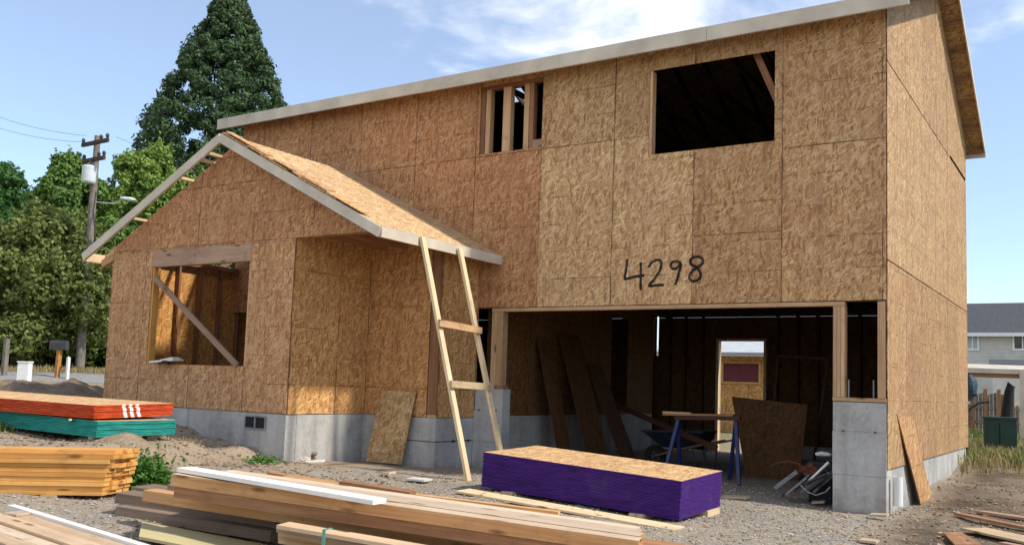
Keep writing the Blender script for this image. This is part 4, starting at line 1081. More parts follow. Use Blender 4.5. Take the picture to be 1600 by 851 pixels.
# dirt heaps
def heap(c_, rx, ry, h, mat, lb, seed):
    b = MB(); n, m_ = 22, 40
    def P_(i, j):
        r = i/n; a = 2*math.pi*j/m_; x, y = c_[0]+rx*r*math.cos(a), c_[1]+ry*r*math.sin(a)
        z = h*(1-r*r)**1.3*(.75+.5*float(vnoise(np.array(x*1.7+seed), np.array(y*1.7))))+.16*h*float(vnoise(np.array(x*6.), np.array(y*6.+seed)))*(1-r)*2
        return (x, y, gzs(x, y)+z-.03*r)
    for i in range(n):
        for j in range(m_):
            if i == 0: b.face([P_(0, 0), P_(1, j), P_(1, (j+1) % m_)])
            else: b.face([P_(i, j), P_(i+1, j), P_(i+1, (j+1) % m_), P_(i, (j+1) % m_)])
    o = b.build('dirt_heap', mat, None, (c_[0], c_[1], gzs(*c_)), True); merge_verts(o); return tag(o, lb, 'dirt heap')
q = gpx(186, 700); heap((q[0], q[1]), .85, .45, .17, 'dirt', 'brown dirt heap in front of the teal-edged stack', 1)
q = gpx(95, 706); heap((q[0], q[1]), .75, .40, .09, 'dirt', 'low reddish dirt heap left of the larger one by the teal stack', 2)
q = far(40, 612, 19); heap((q[0], q[1]), 2.4, 1.6, .72, 'dark_dirt', 'dark brown dirt heap at the far left behind the stacks', 3)
q = far(118, 612, 19.5); heap((q[0], q[1]), 2.0, 1.2, .56, 'dark_dirt', 'grey-brown dirt heap between the far left heap and the wing', 4)
q = far(-70, 612, 18); heap((q[0], q[1]), 2.0, 1.4, .6, 'dark_dirt', 'dirt heap at the left picture edge', 5)
# prop stick leaning on the stacks
p, q = gpx(97, 688), TP+tex*2.3+tez*.19-tey*.02
q = on(110, 655, 1, (TP+tex*3.2)[1]-.03); b = MB(); b.bar(p, q, .03, .02); tag(b.build('stick', 'pine', None, p), 'thin pale stick leaning against the teal-edged stack', 'stick')

# ------------------------------------------------------------------ foliage helpers
def quads(P, N, S, tint, name, mat, parent=None, loc=None, aspect=.6):
    """one bent leaf per point: P points, N directions of the leaf normal, S sizes"""
    n = len(P); N = N/np.linalg.norm(N, axis=1, keepdims=True)
    r = nrng.normal(size=(n, 3)); U = np.cross(N, r); U /= np.linalg.norm(U, axis=1, keepdims=True)+1e-9; W = np.cross(N, U)
    a = (U*S[:, None]*.5); w = (W*S[:, None]*.5*aspect)
    V = np.stack([P-a, P-w*1.0+N*S[:, None]*.06, P+a, P+w+N*S[:, None]*.06], 1).reshape(-1, 3)
    base = np.array(WL[parent.name] if parent else loc, float)
    me = bpy.data.meshes.new(name); me.vertices.add(4*n); me.vertices.foreach_set('co', (V-base).astype(np.float32).ravel())
    me.loops.add(4*n); me.loops.foreach_set('vertex_index', np.arange(4*n, dtype=np.int32))
    me.polygons.add(n); me.polygons.foreach_set('loop_start', np.arange(0, 4*n, 4, dtype=np.int32)); me.update(calc_edges=True)
    at = me.attributes.new('tint', 'FLOAT_COLOR', 'FACE'); T = np.ones((n, 4), np.float32); T[:, :3] = tint[:, None]; at.data.foreach_set('color', T.ravel())
    me.materials.append(M[mat]); o = bpy.data.objects.new(name, me); col.objects.link(o)
    if parent: o.parent = parent
    else: o.location = base
    WL[o.name] = base
    return o
def crown_points(blobs, n, shell=.55):
    vol = np.array([b_[3]*b_[4]*b_[5] for b_ in blobs])**.8; cnt = np.maximum(60, (n*vol/vol.sum()).astype(int)); P, N, T = [], [], []
    for b_, c in zip(blobs, cnt):
        d = nrng.normal(size=(c, 3)); d /= np.linalg.norm(d, axis=1, keepdims=True)
        r = shell+(1.12-shell)*nrng.random(c)**.8+np.abs(nrng.normal(0, .09, c))
        lump_ = 1+.16*np.sin(d[:, 0]*5+b_[0])*np.sin(d[:, 1]*6+b_[1])+.13*np.sin(d[:, 2]*9+b_[2])
        p = np.array(b_[:3])+d*np.array(b_[3:6])*(r*lump_)[:, None]
        P.append(p); N.append(d+nrng.normal(size=(c, 3))*.75+np.array([0, 0, .35])); T.append(np.clip(nrng.normal(.5, .22, c)+rng.uniform(-.15, .15), 0, 1))
    return np.concatenate(P), np.concatenate(N), np.concatenate(T)
def tree(name, base, h, rad, mat, label, nleaf=14000, leaf_s=.24, trunk_h=.35, seed=0, group=None, nb=34, flat=.55, tr=.16, low=.28, cat='tree'):
    r_ = random.Random(seed); base = np.array(base, float); nb = int(nb*2.6); nleaf = int(nleaf*2.3); leaf_s *= .66
    root = thing(name, tuple(base), label, cat, group)
    tb = MB(); top = base+np.array([rad*.06, 0, h*.8])
    tb.tube([base-np.array([0, 0, .2]), base+np.array([0, 0, h*.2]), base+np.array([rad*.03, .02, h*.5]), top], [tr*1.25, tr, tr*.6, tr*.15], 9)
    blobs = []
    for k in range(nb):
        zz = low+(1-low)*(k+.5)/nb; pr = math.sin(math.pi*min(1, .18+.80*(zz-low)/(1-low)))**.7
        a = r_.uniform(0, 2*math.pi); rr = rad*pr*r_.uniform(.2, .97)
        c_ = base+np.array([math.cos(a)*rr, math.sin(a)*rr, h*zz*.96])
        s_ = rad*r_.uniform(.13, .29); blobs.append((*c_, s_, s_, s_*r_.uniform(flat, flat+.3)))
        if k % 5 == 0:
            z0 = base+np.array([0, 0, h*max(.15, zz*.62)]); tb.tube([z0, (z0+c_)/2+np.array([0, 0, -.1]), c_], [tr*.38, tr*.24, tr*.08], 6, False)
    for k in range(46):
        a = r_.uniform(0, 2*math.pi); q_ = r_.random(); zz = .52+.48*q_; pr = math.sin(math.pi*min(1, .18+.80*(zz-low)/(1-low)))**.7
        c_ = base+np.array([math.cos(a)*rad*pr*1.04, math.sin(a)*rad*pr*1.04, h*zz*.99]); s_ = rad*r_.uniform(.05, .10); blobs.append((*c_, s_, s_, s_*r_.uniform(1.6, 3.0)))
    tb.build('trunk', 'bark', root, None, True)
    P, N, T = crown_points(blobs, nleaf)
    S = leaf_s*nrng.uniform(.6, 1.35, len(P))
    quads(P, N, S, T, 'crown', mat, root)
    return root
def farg(px, dist, py=600):
    p = far(px, py, dist); return np.array([p[0], p[1], gzs(p[0], p[1])])
def top_z(px, py, dist): return far(px, py, dist)[2]
def tr_px(px, pytop, dist, halfw_px, mat, label, **k):
    b_ = farg(px, dist); h = top_z(px, pytop, dist)-b_[2]; rad = halfw_px/CF*dist*1.08
    return tree(k.pop('name', 'leafy_tree'), b_, h, rad, mat, label, **k)
G_ = 'trees along the far left road'
tr_px(60, 330, 40, 105, 'leaf_olive', 'broad olive-green tree overhanging the mailbox and the white box', nleaf=34000, leaf_s=.27, seed=3, group=G_, nb=46, low=.10, tr=.22)
tr_px(-25, 248, 43, 62, 'leaf_dark', 'dark green tree cut by the left picture edge', nleaf=20000, leaf_s=.30, seed=5, group=G_, nb=36, low=.12)
tr_px(85, 240, 48, 58, 'leaf_mid', 'tall mid-green tree rising behind the transformer, left of the pole', nleaf=24000, leaf_s=.30, seed=8, group=G_, nb=38, low=.2)
tr_px(165, 345, 41, 62, 'leaf_mid', 'bushy green tree behind the foot of the utility pole', nleaf=22000, leaf_s=.27, seed=9, group=G_, nb=36, low=.12)
tr_px(208, 226, 50, 72, 'leaf_light', 'light yellow-green tree right of the utility pole', nleaf=30000, leaf_s=.31, seed=11, group=G_, nb=44, low=.15)
tr_px(290, 245, 52, 66, 'leaf_light', 'yellow-green tree showing through the open wing eave', nleaf=22000, leaf_s=.31, seed=12, group=G_, nb=38, low=.15)
tr_px(18, 380, 47, 70, 'leaf_dark', 'dark bushy tree filling the gap behind the broad olive tree', nleaf=18000, leaf_s=.30, seed=14, group=G_, nb=36, low=.06)
tr_px(125, 420, 46, 80, 'leaf_dark', 'dark undergrowth tree low behind the pole and fence', nleaf=18000, leaf_s=.30, seed=15, group=G_, nb=36, low=.04)

for px, dd, hh, rr, sd, lb in ((20, 42, 2.6, 2.6, 41, 'low dark shrub behind the white cabinet'), (75, 42.5, 2.2, 2.4, 42, 'low dark shrub behind the mailbox'), (120, 42, 2.4, 2.3, 43, 'low dark shrub behind the foot of the utility pole'), (165, 42.5, 2.8, 2.6, 44, 'low dark shrub beside the wing wall at the far left')):
    tree('roadside_shrub', farg(px, dd), hh, rr, 'leaf_dark', lb, nleaf=4500, leaf_s=.24, seed=sd, group='shrubs under the far left trees', nb=16, low=.05, tr=.05, cat='shrub')
def treeline():
    bl = []
    for k in range(230):
        an = R(-8+k*196/230); d = 135+rng.uniform(-15, 25); hh = rng.uniform(5, 9)
        bl.append((2+d*math.cos(an), -8+d*math.sin(an), hh*.38, rng.uniform(3, 5.5), rng.uniform(3, 5.5), hh*.6))
    P, N, T = crown_points(bl, 60000, .6); o = quads(P, N, nrng.uniform(.5, 1.1, len(P)), T, 'distant_woods', 'leaf_mid', None, np.array([0, 130, 0])); tag(o, kind='stuff')
treeline()
# giant conifer
def conifer():
    base = farg(322, 55); z1 = top_z(377, -22, 55); h = z1-base[2]; root = thing('giant_conifer', tuple(base), 'huge dark green cone-shaped conifer towering behind the house', 'tree')
    k_ = 55/CF
    tb = MB(); tb.tube([base, base+np.array([0, 0, h*.97])], [.7, .03], 12); tb.build('trunk', 'bark', root, None, True)
    lean = (far(375, 0, 55)-far(340, 250, 55)); lean = lean[:2]/lean[2]*.0
    n = 150000
    # foliage in drooping sprays, gathered in bosses over a cone
    nb = 1300; zz = nrng.random(nb)**.8; 
    prof = np.interp(zz, [0, .3, .59, .70, .80, .88, .965, 1], [120, 121, 112, 84, 62, 40, 18, 4])*k_
    an = nrng.random(nb)*2*np.pi; rad_ = np.where(nrng.random(nb) < .72, nrng.uniform(.86, 1.02, nb), nrng.uniform(.4, .8, nb))
    C_ = np.stack([base[0]+np.cos(an)*prof*rad_+lean[0]*zz*h, base[1]+np.sin(an)*prof*rad_+lean[1]*zz*h, base[2]+.02*h+zz*h*.97], 1)
    idx = nrng.integers(0, nb, n); d = nrng.normal(size=(n, 3)); d /= np.linalg.norm(d, axis=1, keepdims=True)
    s_ = (.30+.46*(1-zz[idx]))*nrng.uniform(.7, 1.25, nb)[idx]
    P = C_[idx]+d*s_[:, None]*nrng.random(n)[:, None]**.35*np.array([1, 1, .85])
    T = np.clip(nrng.normal(.5, .2, n)+(nrng.random(nb)[idx]-.5)*.4, 0, 1)
    quads(P, d+nrng.normal(size=(n, 3))*.5+np.array([0, 0, .3]), nrng.uniform(.12, .30, n), T, 'crown', 'conifer', root, aspect=.55)
conifer()

# ------------------------------------------------------------------ utility pole, wires, street lamp
pb_ = far(124, 582, 38); pt_ = far(156, 213, 38); pb_[2] = gzs(pb_[0], pb_[1])-.1; pt_[:2] = pb_[:2]
pole = thing('utility_pole', tuple(pb_), 'weathered wooden utility pole with a grey transformer and two crossarms', 'utility pole')
b = MB(); b.tube([pb_, lerp(pb_, pt_, .5), pt_], [.165, .145, .11], 14); b.build('pole_shaft', 'pole_wood', pole, None, True)
ad = AX*1.0; ad[2] = 0; ad /= np.linalg.norm(ad); ad = ad*.86+vd3*.0 if False else ad
fw = np.array([AZ[0], AZ[1], 0]); fw /= np.linalg.norm(fw); ad = ad*.82-fw*.55; ad /= np.linalg.norm(ad)
for dz_, ln in ((.30, .85), (.95, .70)):
    c_ = pt_-np.array([0, 0, dz_])-fw*.17; b = MB(); b.bar(c_-ad*ln, c_+ad*ln, .10, .14); arm = b.build('crossarm', 'pole_dark', pole)
    for s_ in (-.93, .93, .45):
        b = MB(); q = c_+ad*ln*s_+np.array([0, 0, .06]); b.tube([q, q+np.array([0, 0, .07]), q+np.array([0, 0, .12]), q+np.array([0, 0, .19])], [.03, .06, .07, .04], 10); b.build('insulator', 'dark_steel', arm)
c_ = far(138, 286, 37.7); b = MB(); b.tube([c_, c_+np.array([0, 0, .06]), c_+np.array([0, 0, .60]), c_+np.array([0, 0, .66])], [.22, .25, .25, .20], 20); tf = b.build('transformer', 'grey_metal', pole, None, True)
b = MB(); b.bar(c_+np.array([0, 0, .35]), np.array([pt_[0], pt_[1], c_[2]+.35]), .08, .2); b.build('bracket', 'dark_steel', tf)
b = MB(); b.tube([c_+np.array([.05, 0, .72]), c_+np.array([.05, 0, .92])], .05, 8); b.build('bushing', 'dark_steel', tf)
b = MB()
q0 = lerp(pb_, pt_, .985)-fw*.22; b.tube([far(150, 380, 37.6), far(146, 330, 37.5), far(150, 300, 37.6)], .03, 6); b.build('conduit', 'pole_dark', pole)
b = MB(); r0 = lerp(pb_, pt_, .72); b.tube([r0, far(180, 318, 37), far(192, 310, 36.8)], .018, 8); lamp_arm = b.build('lamp_arm', 'grey_metal', pole)
b = MB(); p, q = far(188, 309, 36.8), far(212, 312, 36.8); b.tube([p, lerp(p, q, .25), lerp(p, q, .7), q], [.03, .06, .08, .03], 12); b.build('lamp_head', 'grey_metal', lamp_arm, None, True)
for k, (pa, pe, sag, lb) in enumerate((((134, 212), (-60, 158), .25, 'upper thin overhead wire running left from the pole'), ((131, 222), (-60, 178), .25, 'lower thin overhead wire running left from the pole'), ((182, 214), (330, 232), .5, 'thin overhead wire running right from the pole to the trees'))):
    A_, B_ = far(*pa, 37.8), far(*pe, 44 if k < 2 else 60); b = MB()
    b.tube([lerp(A_, B_, t_)-np.array([0, 0, sag*4*t_*(1-t_)]) for t_ in np.linspace(0, 1, 13)], .007, 5); tag(b.build('overhead_wire', 'dark_steel', None, A_), lb, 'wire', 'overhead wires')

# ------------------------------------------------------------------ far left roadside
def gp(px, d): return farg(px, d)
p = gp(37, 33); b = MB(); e = AX*np.array([1, 1, 0]); e /= np.linalg.norm(e); f_ = fw
b.box(p-e*.24-np.array([0, 0, .1]), e*.34, f_*.25, np.array([0, 0, .74])); 
cab = tag(b.build('utility_cabinet', 'white_paint', None, p), 'white utility cabinet at the roadside on the far left', 'utility box')
b = MB(); b.box(p-e*.26+np.array([0, 0, .64])-f_*.02, e*.38, f_*.29, np.array([0, 0, .04])); b.build('lid', 'white_paint', cab)
p = gp(88, 34.5); mbx = thing('mailbox', tuple(p), 'dark rounded mailbox on an orange wooden post by the road', 'mailbox')
b = MB(); b.bar(p-np.array([0, 0, .1]), p+np.array([.03, 0, .92]), .14, .12, up=(0, 1, 0)); b.build('post', 'orange_stake', mbx)
b = MB(); c0 = p+np.array([0, 0, .92])-e*.28
sec = [(-.12, 0), (.12, 0), (.12, .2)]+[(.12*math.cos(a), .2+.12*math.sin(a)) for a in np.linspace(.3, math.pi-.3, 6)]+[(-.12, .2)]
S0 = [c0+f_*a+np.array([0, 0, z]) for a, z in sec]; S1 = [q+e*.55 for q in S0]
b.face(S0[::-1]); b.face(S1)
for i in range(len(sec)): b.face([S0[i], S0[(i+1) % len(sec)], S1[(i+1) % len(sec)], S1[i]])
bx = b.build('box', 'dark_steel', mbx); b = MB(); b.box(c0+e*.15-f_*.13+np.array([0, 0, .1]), e*.03, f_*.01, np.array([0, 0, .16])); b.build('flag', 'rust', bx)
for px, d_, hh, w, m, nm, lb in ((104, 34.2, .72, .1, 'white_paint', 'marker_post', 'short white marker post right of the mailbox'), (5, 35, 1.2, .16, 'pole_wood', 'fence_post', 'grey wooden post at the left picture edge'), (-14, 35, 1.2, .16, 'pole_wood', 'fence_post', 'grey wooden post just beyond the left edge')):
    if px < 0: continue
    p = gp(px, d_); b = MB(); b.bar(p-np.array([0, 0, .15]), p+np.array([0, 0, hh]), w, w*.8, up=(0, 1, 0)); b.face([p+np.array([0, 0, hh])+e*w*.5, p+np.array([0, 0, hh+.04]), p+np.array([0, 0, hh])-e*w*.5]); tag(b.build(nm, m, None, p), lb, 'post')
fa_, fb_ = gp(-60, 44), gp(190, 44); fen = thing('board_fence', tuple(fa_), 'dark board fence in the shade under the far left trees', 'fence')
b = MB(); n_ = 70
for k in range(n_):
    p = lerp(fa_, fb_, k/n_); q = lerp(fa_, fb_, (k+.93)/n_); p[2] = gzs(p[0], p[1])-.05; q = np.array([q[0], q[1], p[2]]); b.box(p, q-p, f_*.02, np.array([0, 0, 1.75+.03*(k % 3)]))
b.build('board_panel', 'dark_fence', fen)
for k in range(0, n_+1, 7):
    p = lerp(fa_, fb_, k/n_)+f_*.06; p[2] = gzs(p[0], p[1]); b = MB(); b.bar(p, p+np.array([0, 0, 1.8]), .1, .1, up=(0, 1, 0)); b.build('post', 'dark_fence', fen)

# ------------------------------------------------------------------ behind the house: tan shed wall seen through the rear door
sy = 13.0
s0, s1 = on(1040, 560, 1, sy), on(1330, 560, 1, sy); gz0 = gzs(s0[0], sy)-.1
ztop = on(1160, 548, 1, sy)[2]
shed = thing('tan_shed', (s0[0], sy, gz0), 'tan unpainted outbuilding with a maroon panel, seen through the rear garage door', 'shed')
b = MB(); sheath(b, (s0[0], sy, 0), (1, 0, 0), (0, 0, 1), (0, -1, 0), grid(0, s1[0]-s0[0], gz0, ztop, 1.22, 2.44, None, None, lambda: (1.5, 1.3, .9)))
b.aabb((s0[0], sy+.002, gz0), (s1[0], sy+3, ztop), tint=(1.4, 1.2, .8)); b.build('wall', 'osb', shed)
b = MB(); rz = on(1160, 533, 1, sy)[2]+.5; b.face([(s0[0]-.2, sy-.3, ztop-.06), (s1[0]+.2, sy-.3, ztop-.06), (s1[0]+.2, sy+1.5, rz), (s0[0]-.2, sy+1.5, rz)]); b.face([(s0[0]-.2, sy+3.3, ztop-.06), (s0[0]-.2, sy+1.5, rz), (s1[0]+.2, sy+1.5, rz), (s1[0]+.2, sy+3.3, ztop-.06)])
b.aabb((s0[0]-.2, sy-.32, ztop-.16), (s1[0]+.2, sy-.29, ztop-.05)); b.build('roof', 'grey_metal', shed)
m0, m1 = on(1131, 567, 1, sy), on(1186, 597, 1, sy)
pn = part('window', 'maroon', (m0[0], sy-.03, m1[2]), (m1[0], sy-.013, m0[2]), 0, shed)
b = MB()
for a, z0_, c__, z1_ in ((m0[0]-.05, m0[2], m1[0]+.05, m0[2]+.05), (m0[0]-.05, m1[2]-.05, m1[0]+.05, m1[2]), (m0[0]-.05, m1[2], m0[0], m0[2]), (m1[0], m1[2], m1[0]+.05, m0[2])): b.aabb((a, sy-.045, z0_), (c__, sy-.014, z1_))
b.build('window_frame', 'tan_siding', pn)

# ------------------------------------------------------------------ right background
def nh():
    dist = 52; A_ = far(1440, 600, dist); A_ = np.array([A_[0], A_[1], gzs(A_[0], A_[1])-.1])
    U = np.array([1, .02, 0]); U /= np.linalg.norm(U); V = np.array([-U[1], U[0], 0]); Z = np.array([0, 0, 1.0])
    ez_ = top_z(1560, 518, dist); rz_ = top_z(1560, 470, dist+3)
    root = thing('neighbour_house', tuple(A_), 'grey two-storey house with lap siding and dark shingle roof at the right edge', 'house')
    Lh = 16; H = ez_-A_[2]; b = MB(); b.box(A_, U*Lh, V*9, Z*H, ); b.build('wall', 'siding', root)
    b = MB(); o = A_+Z*(H-.12)-V*.45-U*.4; rr = A_+V*4.5-U*.4; rr[2] = rz_; bk = o+V*9.9
    b.face([o, o+U*(Lh+.8), rr+U*(Lh+.8), rr]); b.face([bk+U*(Lh+.8), bk, rr, rr+U*(Lh+.8)]); b.build('roof', 'roofing', root)
    b = MB(); b.box(o-Z*.16-V*.03, U*(Lh+.8), V*.03, Z*.18); b.build('gutter', 'white_paint', root)
    for px0, px1, m in ((1509, 1530, 'pale_glass'), (1582, 1614, 'glass')):
        d = (A_-CAM) @ V
        def wp_(px, py):
            r = ray(px, py); return CAM+r*((A_-CAM) @ V)/(r @ V)
        a, c_ = wp_(px0, 547), wp_(px1, 519); w = (c_-a) @ U; hh = c_[2]-a[2]
        b = MB(); o2 = a-V*.06
        for oo, uu, zz_ in ((o2, w, .09), (o2+Z*(hh-.09), w, .09), (o2, .09, hh), (o2+U*(w-.09), .09, hh), (o2+U*(w*.5-.03), .06, hh)): b.box(oo-V*(.002*(uu < .1)), U*uu, V*.05, Z*zz_)
        wd = b.build('window', 'white_paint', root)
        b = MB(); b.box(o2+U*.05+Z*.05+V*.03, U*(w-.1), V*.02, Z*(hh-.1)); b.build('pane', m, wd)
nh()
# patio cover in front of it
d_ = 30; A_, B_ = far(1490, 580, d_), far(1640, 588, d_); A_[2] = far(1512, 577, d_)[2]+.0; zb2 = A_[2]
pc = thing('patio_cover', tuple(farg(1560, d_)), 'white-edged patio roof on posts beyond the right rear corner', 'patio cover')
uu = B_-A_; uu[2] = 0; uu /= np.linalg.norm(uu); vv = np.array([-uu[1], uu[0], 0])
b = MB(); b.box(A_+np.array([0, 0, .0]), uu*3.6+np.array([0, 0, -.05]), vv*2.6+np.array([0, 0, .22]), np.array([0, 0, .05])); b.build('roof', 'fascia', pc)
b = MB(); b.box(A_-vv*.05-np.array([0, 0, .08]), uu*3.6+np.array([0, 0, -.05]), vv*.05, np.array([0, 0, .135])); b.build('fascia_board', 'fascia', pc)
b = MB(); b.box(A_+vv*.02-np.array([0, 0, .20]), uu*3.6+np.array([0, 0, -.05]), vv*.08, np.array([0, 0, .15])); b.build('beam', 'brown_wood', pc)
for px in (1597, 1480):
    p = far(px, 600, d_-.05); p[2] = gzs(p[0], p[1])-.1; b = MB(); b.bar(p, np.array([p[0], p[1], zb2-.06]), .12, .12, up=(0, 1, 0)); b.build('post', 'fascia', pc)
p = far(1514, 605, d_-.4); b = MB()
b = lump(p, .36, 9, (.6, .5, 1.0), 9, .15); tag(b.build('blue_tarp_bundle', 'tarp', None, p, True), 'blue tarp bundle hanging under the patio roof beside the house corner', 'tarp')
# wooden fence
fa_, fb_ = farg(1490, 36), farg(1640, 36); fen = thing('garden_fence', tuple(fa_), 'grey weathered garden fence with brown pickets behind the dark green box', 'fence')
b = MB(); n_ = 26; n2 = b
for k in range(n_):
    p = lerp(fa_, fb_, k/n_); q = lerp(fa_, fb_, (k+.86)/n_); p[2] = gzs(p[0], p[1])-.05
    hh = (1.35 if 4 < k < 15 else .95)+.04*(k % 3); q[2] = p[2]; b.box(p, q-p, vv*.02, np.array([0, 0, hh]))
b.build('picket_panel', 'fence_wood', fen)
b = MB()
for hh in (.35, .85): 
    p, q = fa_+np.array([0, 0, hh])-vv*.03, fb_+np.array([0, 0, hh])-vv*.03; b.bar(p, q, .04, .09)
b.build('rail', 'fence_wood', fen)
for k in range(4):
    p = lerp(fa_, fb_, (.2+.14*k))-vv*.05; p[2] = gzs(p[0], p[1]); b = MB(); b.bar(p, p+np.array([0, 0, 1.5]), .12, .1, up=(0, 1, 0)); b.build('post', 'brown_wood', fen)
# pale shed wall behind the fence
p = farg(1560, 43); sh = thing('white_garden_shed', tuple(p), 'pale lap-sided garden shed behind the garden fence', 'shed')
b = MB(); b.box(p-uu*.2, uu*3.2, vv*2, np.array([0, 0, 2.6])); b.build('wall', 'siding_white', sh)
b = MB(); o = p-uu*.35-vv*.25+np.array([0, 0, 2.55]); b.box(o, uu*3.5, vv*2.5+np.array([0, 0, .3]), np.array([0, 0, .08])); b.build('roof', 'roofing', sh)
# dark green cabinet
p = farg(1562, 23.6); gc = thing('green_cabinet', tuple(p), 'dark green metal utility cabinet in the weeds behind the house', 'utility box')
b = MB(); w_ = 40/CF*23.6; z0_ = far(1562, 688, 23.6)[2]; z1_ = far(1562, 651, 23.6)[2]
p[2] = min(p[2], z0_); b.box(p-uu*w_/2, uu*w_, vv*.5, np.array([0, 0, z1_-p[2]-.05])); b.build('body', 'green_metal', gc)
b = MB(); b.box(p-uu*(w_/2+.03)-vv*.04+np.array([0, 0, z1_-p[2]-.05]), uu*(w_+.06), vv*.58, np.array([0, 0, .05])); b.build('lid', 'green_metal', gc)
b = MB(); b.box(p-uu*.02-vv*.012+np.array([0, 0, .12]), uu*.02, vv*.01, np.array([0, 0, z1_-p[2]-.25])); b.build('door_seam', 'black', gc)
# black flexible drain pipe standing upright
pts = [far(1571, 668, 26), far(1574, 640, 26), far(1577, 612, 26), far(1580, 600, 26), far(1583, 606, 26)]; b = MB(); b.tube(pts, [.15, .13, .11, .10, .07], 12); tag(b.build('drain_hose', 'black', None, pts[0], True), 'thick black hose standing upright behind the green cabinet', 'hose')
pts = [far(1510, 646, 25), far(1518, 636, 25), far(1530, 629, 25), far(1546, 627, 25)]; b = MB(); b.tube(pts, .03, 8); tag(b.build('bent_pipe', 'dark_steel', None, pts[0], True), 'thin dark bent pipe left of the green cabinet', 'pipe')
# far trees beyond the rear, low
tr_px(1650, 555, 60, 40, 'leaf_mid', 'green garden tree behind the neighbour house, at the right edge', nleaf=5000, leaf_s=.3, seed=31)

# ------------------------------------------------------------------ weeds, grass, gravel stones
def blades(name, pts, h, mat, label=None, cat=None, kind=None, n=60, spread=.25, wid=.018, arch=.5):
    P = []; F = []; T = []
    for (x, y) in pts:
        z = gzs(x, y)
        for _ in range(n):
            a = rng.uniform(0, 2*math.pi); r = spread*math.sqrt(rng.random()); bx_, by_ = x+r*math.cos(a), y+r*math.sin(a)
            hh = h*rng.uniform(.45, 1.15)*(1-.4*r/spread); la = rng.uniform(0, 2*math.pi); ln = hh*arch*rng.uniform(.2, 1)
            w = wid*rng.uniform(.6, 1.4); dx, dy = math.cos(la), math.sin(la); i = len(P)
            P += [(bx_-dy*w, by_+dx*w, z-.03), (bx_+dy*w, by_-dx*w, z-.03), (bx_+dx*ln*.4+dy*w*.8, by_+dy*ln*.4-dx*w*.8, z+hh*.65), (bx_+dx*ln*.4-dy*w*.8, by_+dy*ln*.4+dx*w*.8, z+hh*.65), (bx_+dx*ln, by_+dy*ln, z+hh)]
            F += [(i, i+1, i+2, i+3), (i+3, i+2, i+4)]; t_ = rng.random(); T += [t_, t_]
    me = bpy.data.meshes.new(name); c_ = np.array([pts[0][0], pts[0][1], gzs(*pts[0])]); me.from_pydata((np.array(P)-c_).tolist(), [], F); me.update()
    at = me.attributes.new('tint', 'FLOAT_COLOR', 'FACE'); A_ = np.ones((len(F), 4), np.float32); A_[:, :3] = np.array(T)[:, None]; at.data.foreach_set('color', A_.ravel())
    me.materials.append(M[mat]); o = bpy.data.objects.new(name, me); o.location = c_; col.objects.link(o); WL[o.name] = c_; return tag(o, label, cat, None, kind)
def weed(px, py, n, h, spread, label):
    c_ = gpx(px, py); P = nrng.normal(size=(n, 3))*np.array([spread*.55, spread*.45, h*.33])+np.array([c_[0], c_[1], c_[2]+h*.36])
    P[:, 2] = np.maximum(P[:, 2], c_[2]+.01)
    root = thing('leafy_weed', tuple(c_), label, 'weed')
    quads(P, nrng.normal(size=(n, 3))+np.array([0, 0, .8]), nrng.uniform(.03, .085, n), np.clip(nrng.normal(.5, .25, n), 0, 1), 'foliage', 'weed', root, aspect=.45)
    b = MB()
    for k in range(12):
        a = rng.uniform(0, 6.28); e_ = np.array([c_[0]+spread*.6*math.cos(a), c_[1]+spread*.5*math.sin(a), c_[2]+h*rng.uniform(.4, .9)]); b.tube([c_-np.array([0, 0, .03]), lerp(c_, e_, .5)+np.array([0, 0, h*.2]), e_], [.007, .005, .003], 5)
    b.build('stem', 'weed', root)
weed(220, 757, 3600, .25, .24, 'lush green weed clump right of the orange lumber stack')
weed(62, 692, 700, .42, .18, 'tall thin weed growing against the teal-edged stack')
weed(412, 724, 420, .09, .20, 'small green weeds at the foot of the wing corner')
weed(104, 694, 260, .24, .12, 'small weed beside the stick at the teal stack')
gpts = []
for _ in range(260):
    px, py = rng.uniform(-40, 130), rng.uniform(668, 700); p = gpx(px, py); gpts.append((p[0], p[1]))
blades('grass', gpts, .13, 'grass', kind='stuff', n=22, spread=.22, wid=.006)
gpts = []
for _ in range(140): p = gpx(rng.uniform(190, 300), rng.uniform(700, 720)); gpts.append((p[0], p[1]))
blades('dry_grass', gpts[:70], .05, 'dry_grass', kind='stuff', n=8, spread=.25, wid=.003)
gpts = []
for _ in range(260):
    p = farg(rng.uniform(1512, 1660), rng.uniform(18, 35)); gpts.append((p[0], p[1]))
blades('grass', gpts, .24, 'grass', kind='stuff', n=22, spread=.5, wid=.012)
gpts = []
for _ in range(150):
    p = farg(rng.uniform(1512, 1660), rng.uniform(17, 30)); gpts.append((p[0], p[1]))
blades('dry_grass', gpts, .30, 'dry_grass', kind='stuff', n=16, spread=.5, wid=.01)
gpts = []
for _ in range(220): p = farg(rng.uniform(-80, 180), rng.uniform(36, 40)); gpts.append((p[0], p[1]))
blades('grass', gpts, .30, 'dry_grass', kind='stuff', n=16, spread=.6, wid=.014)
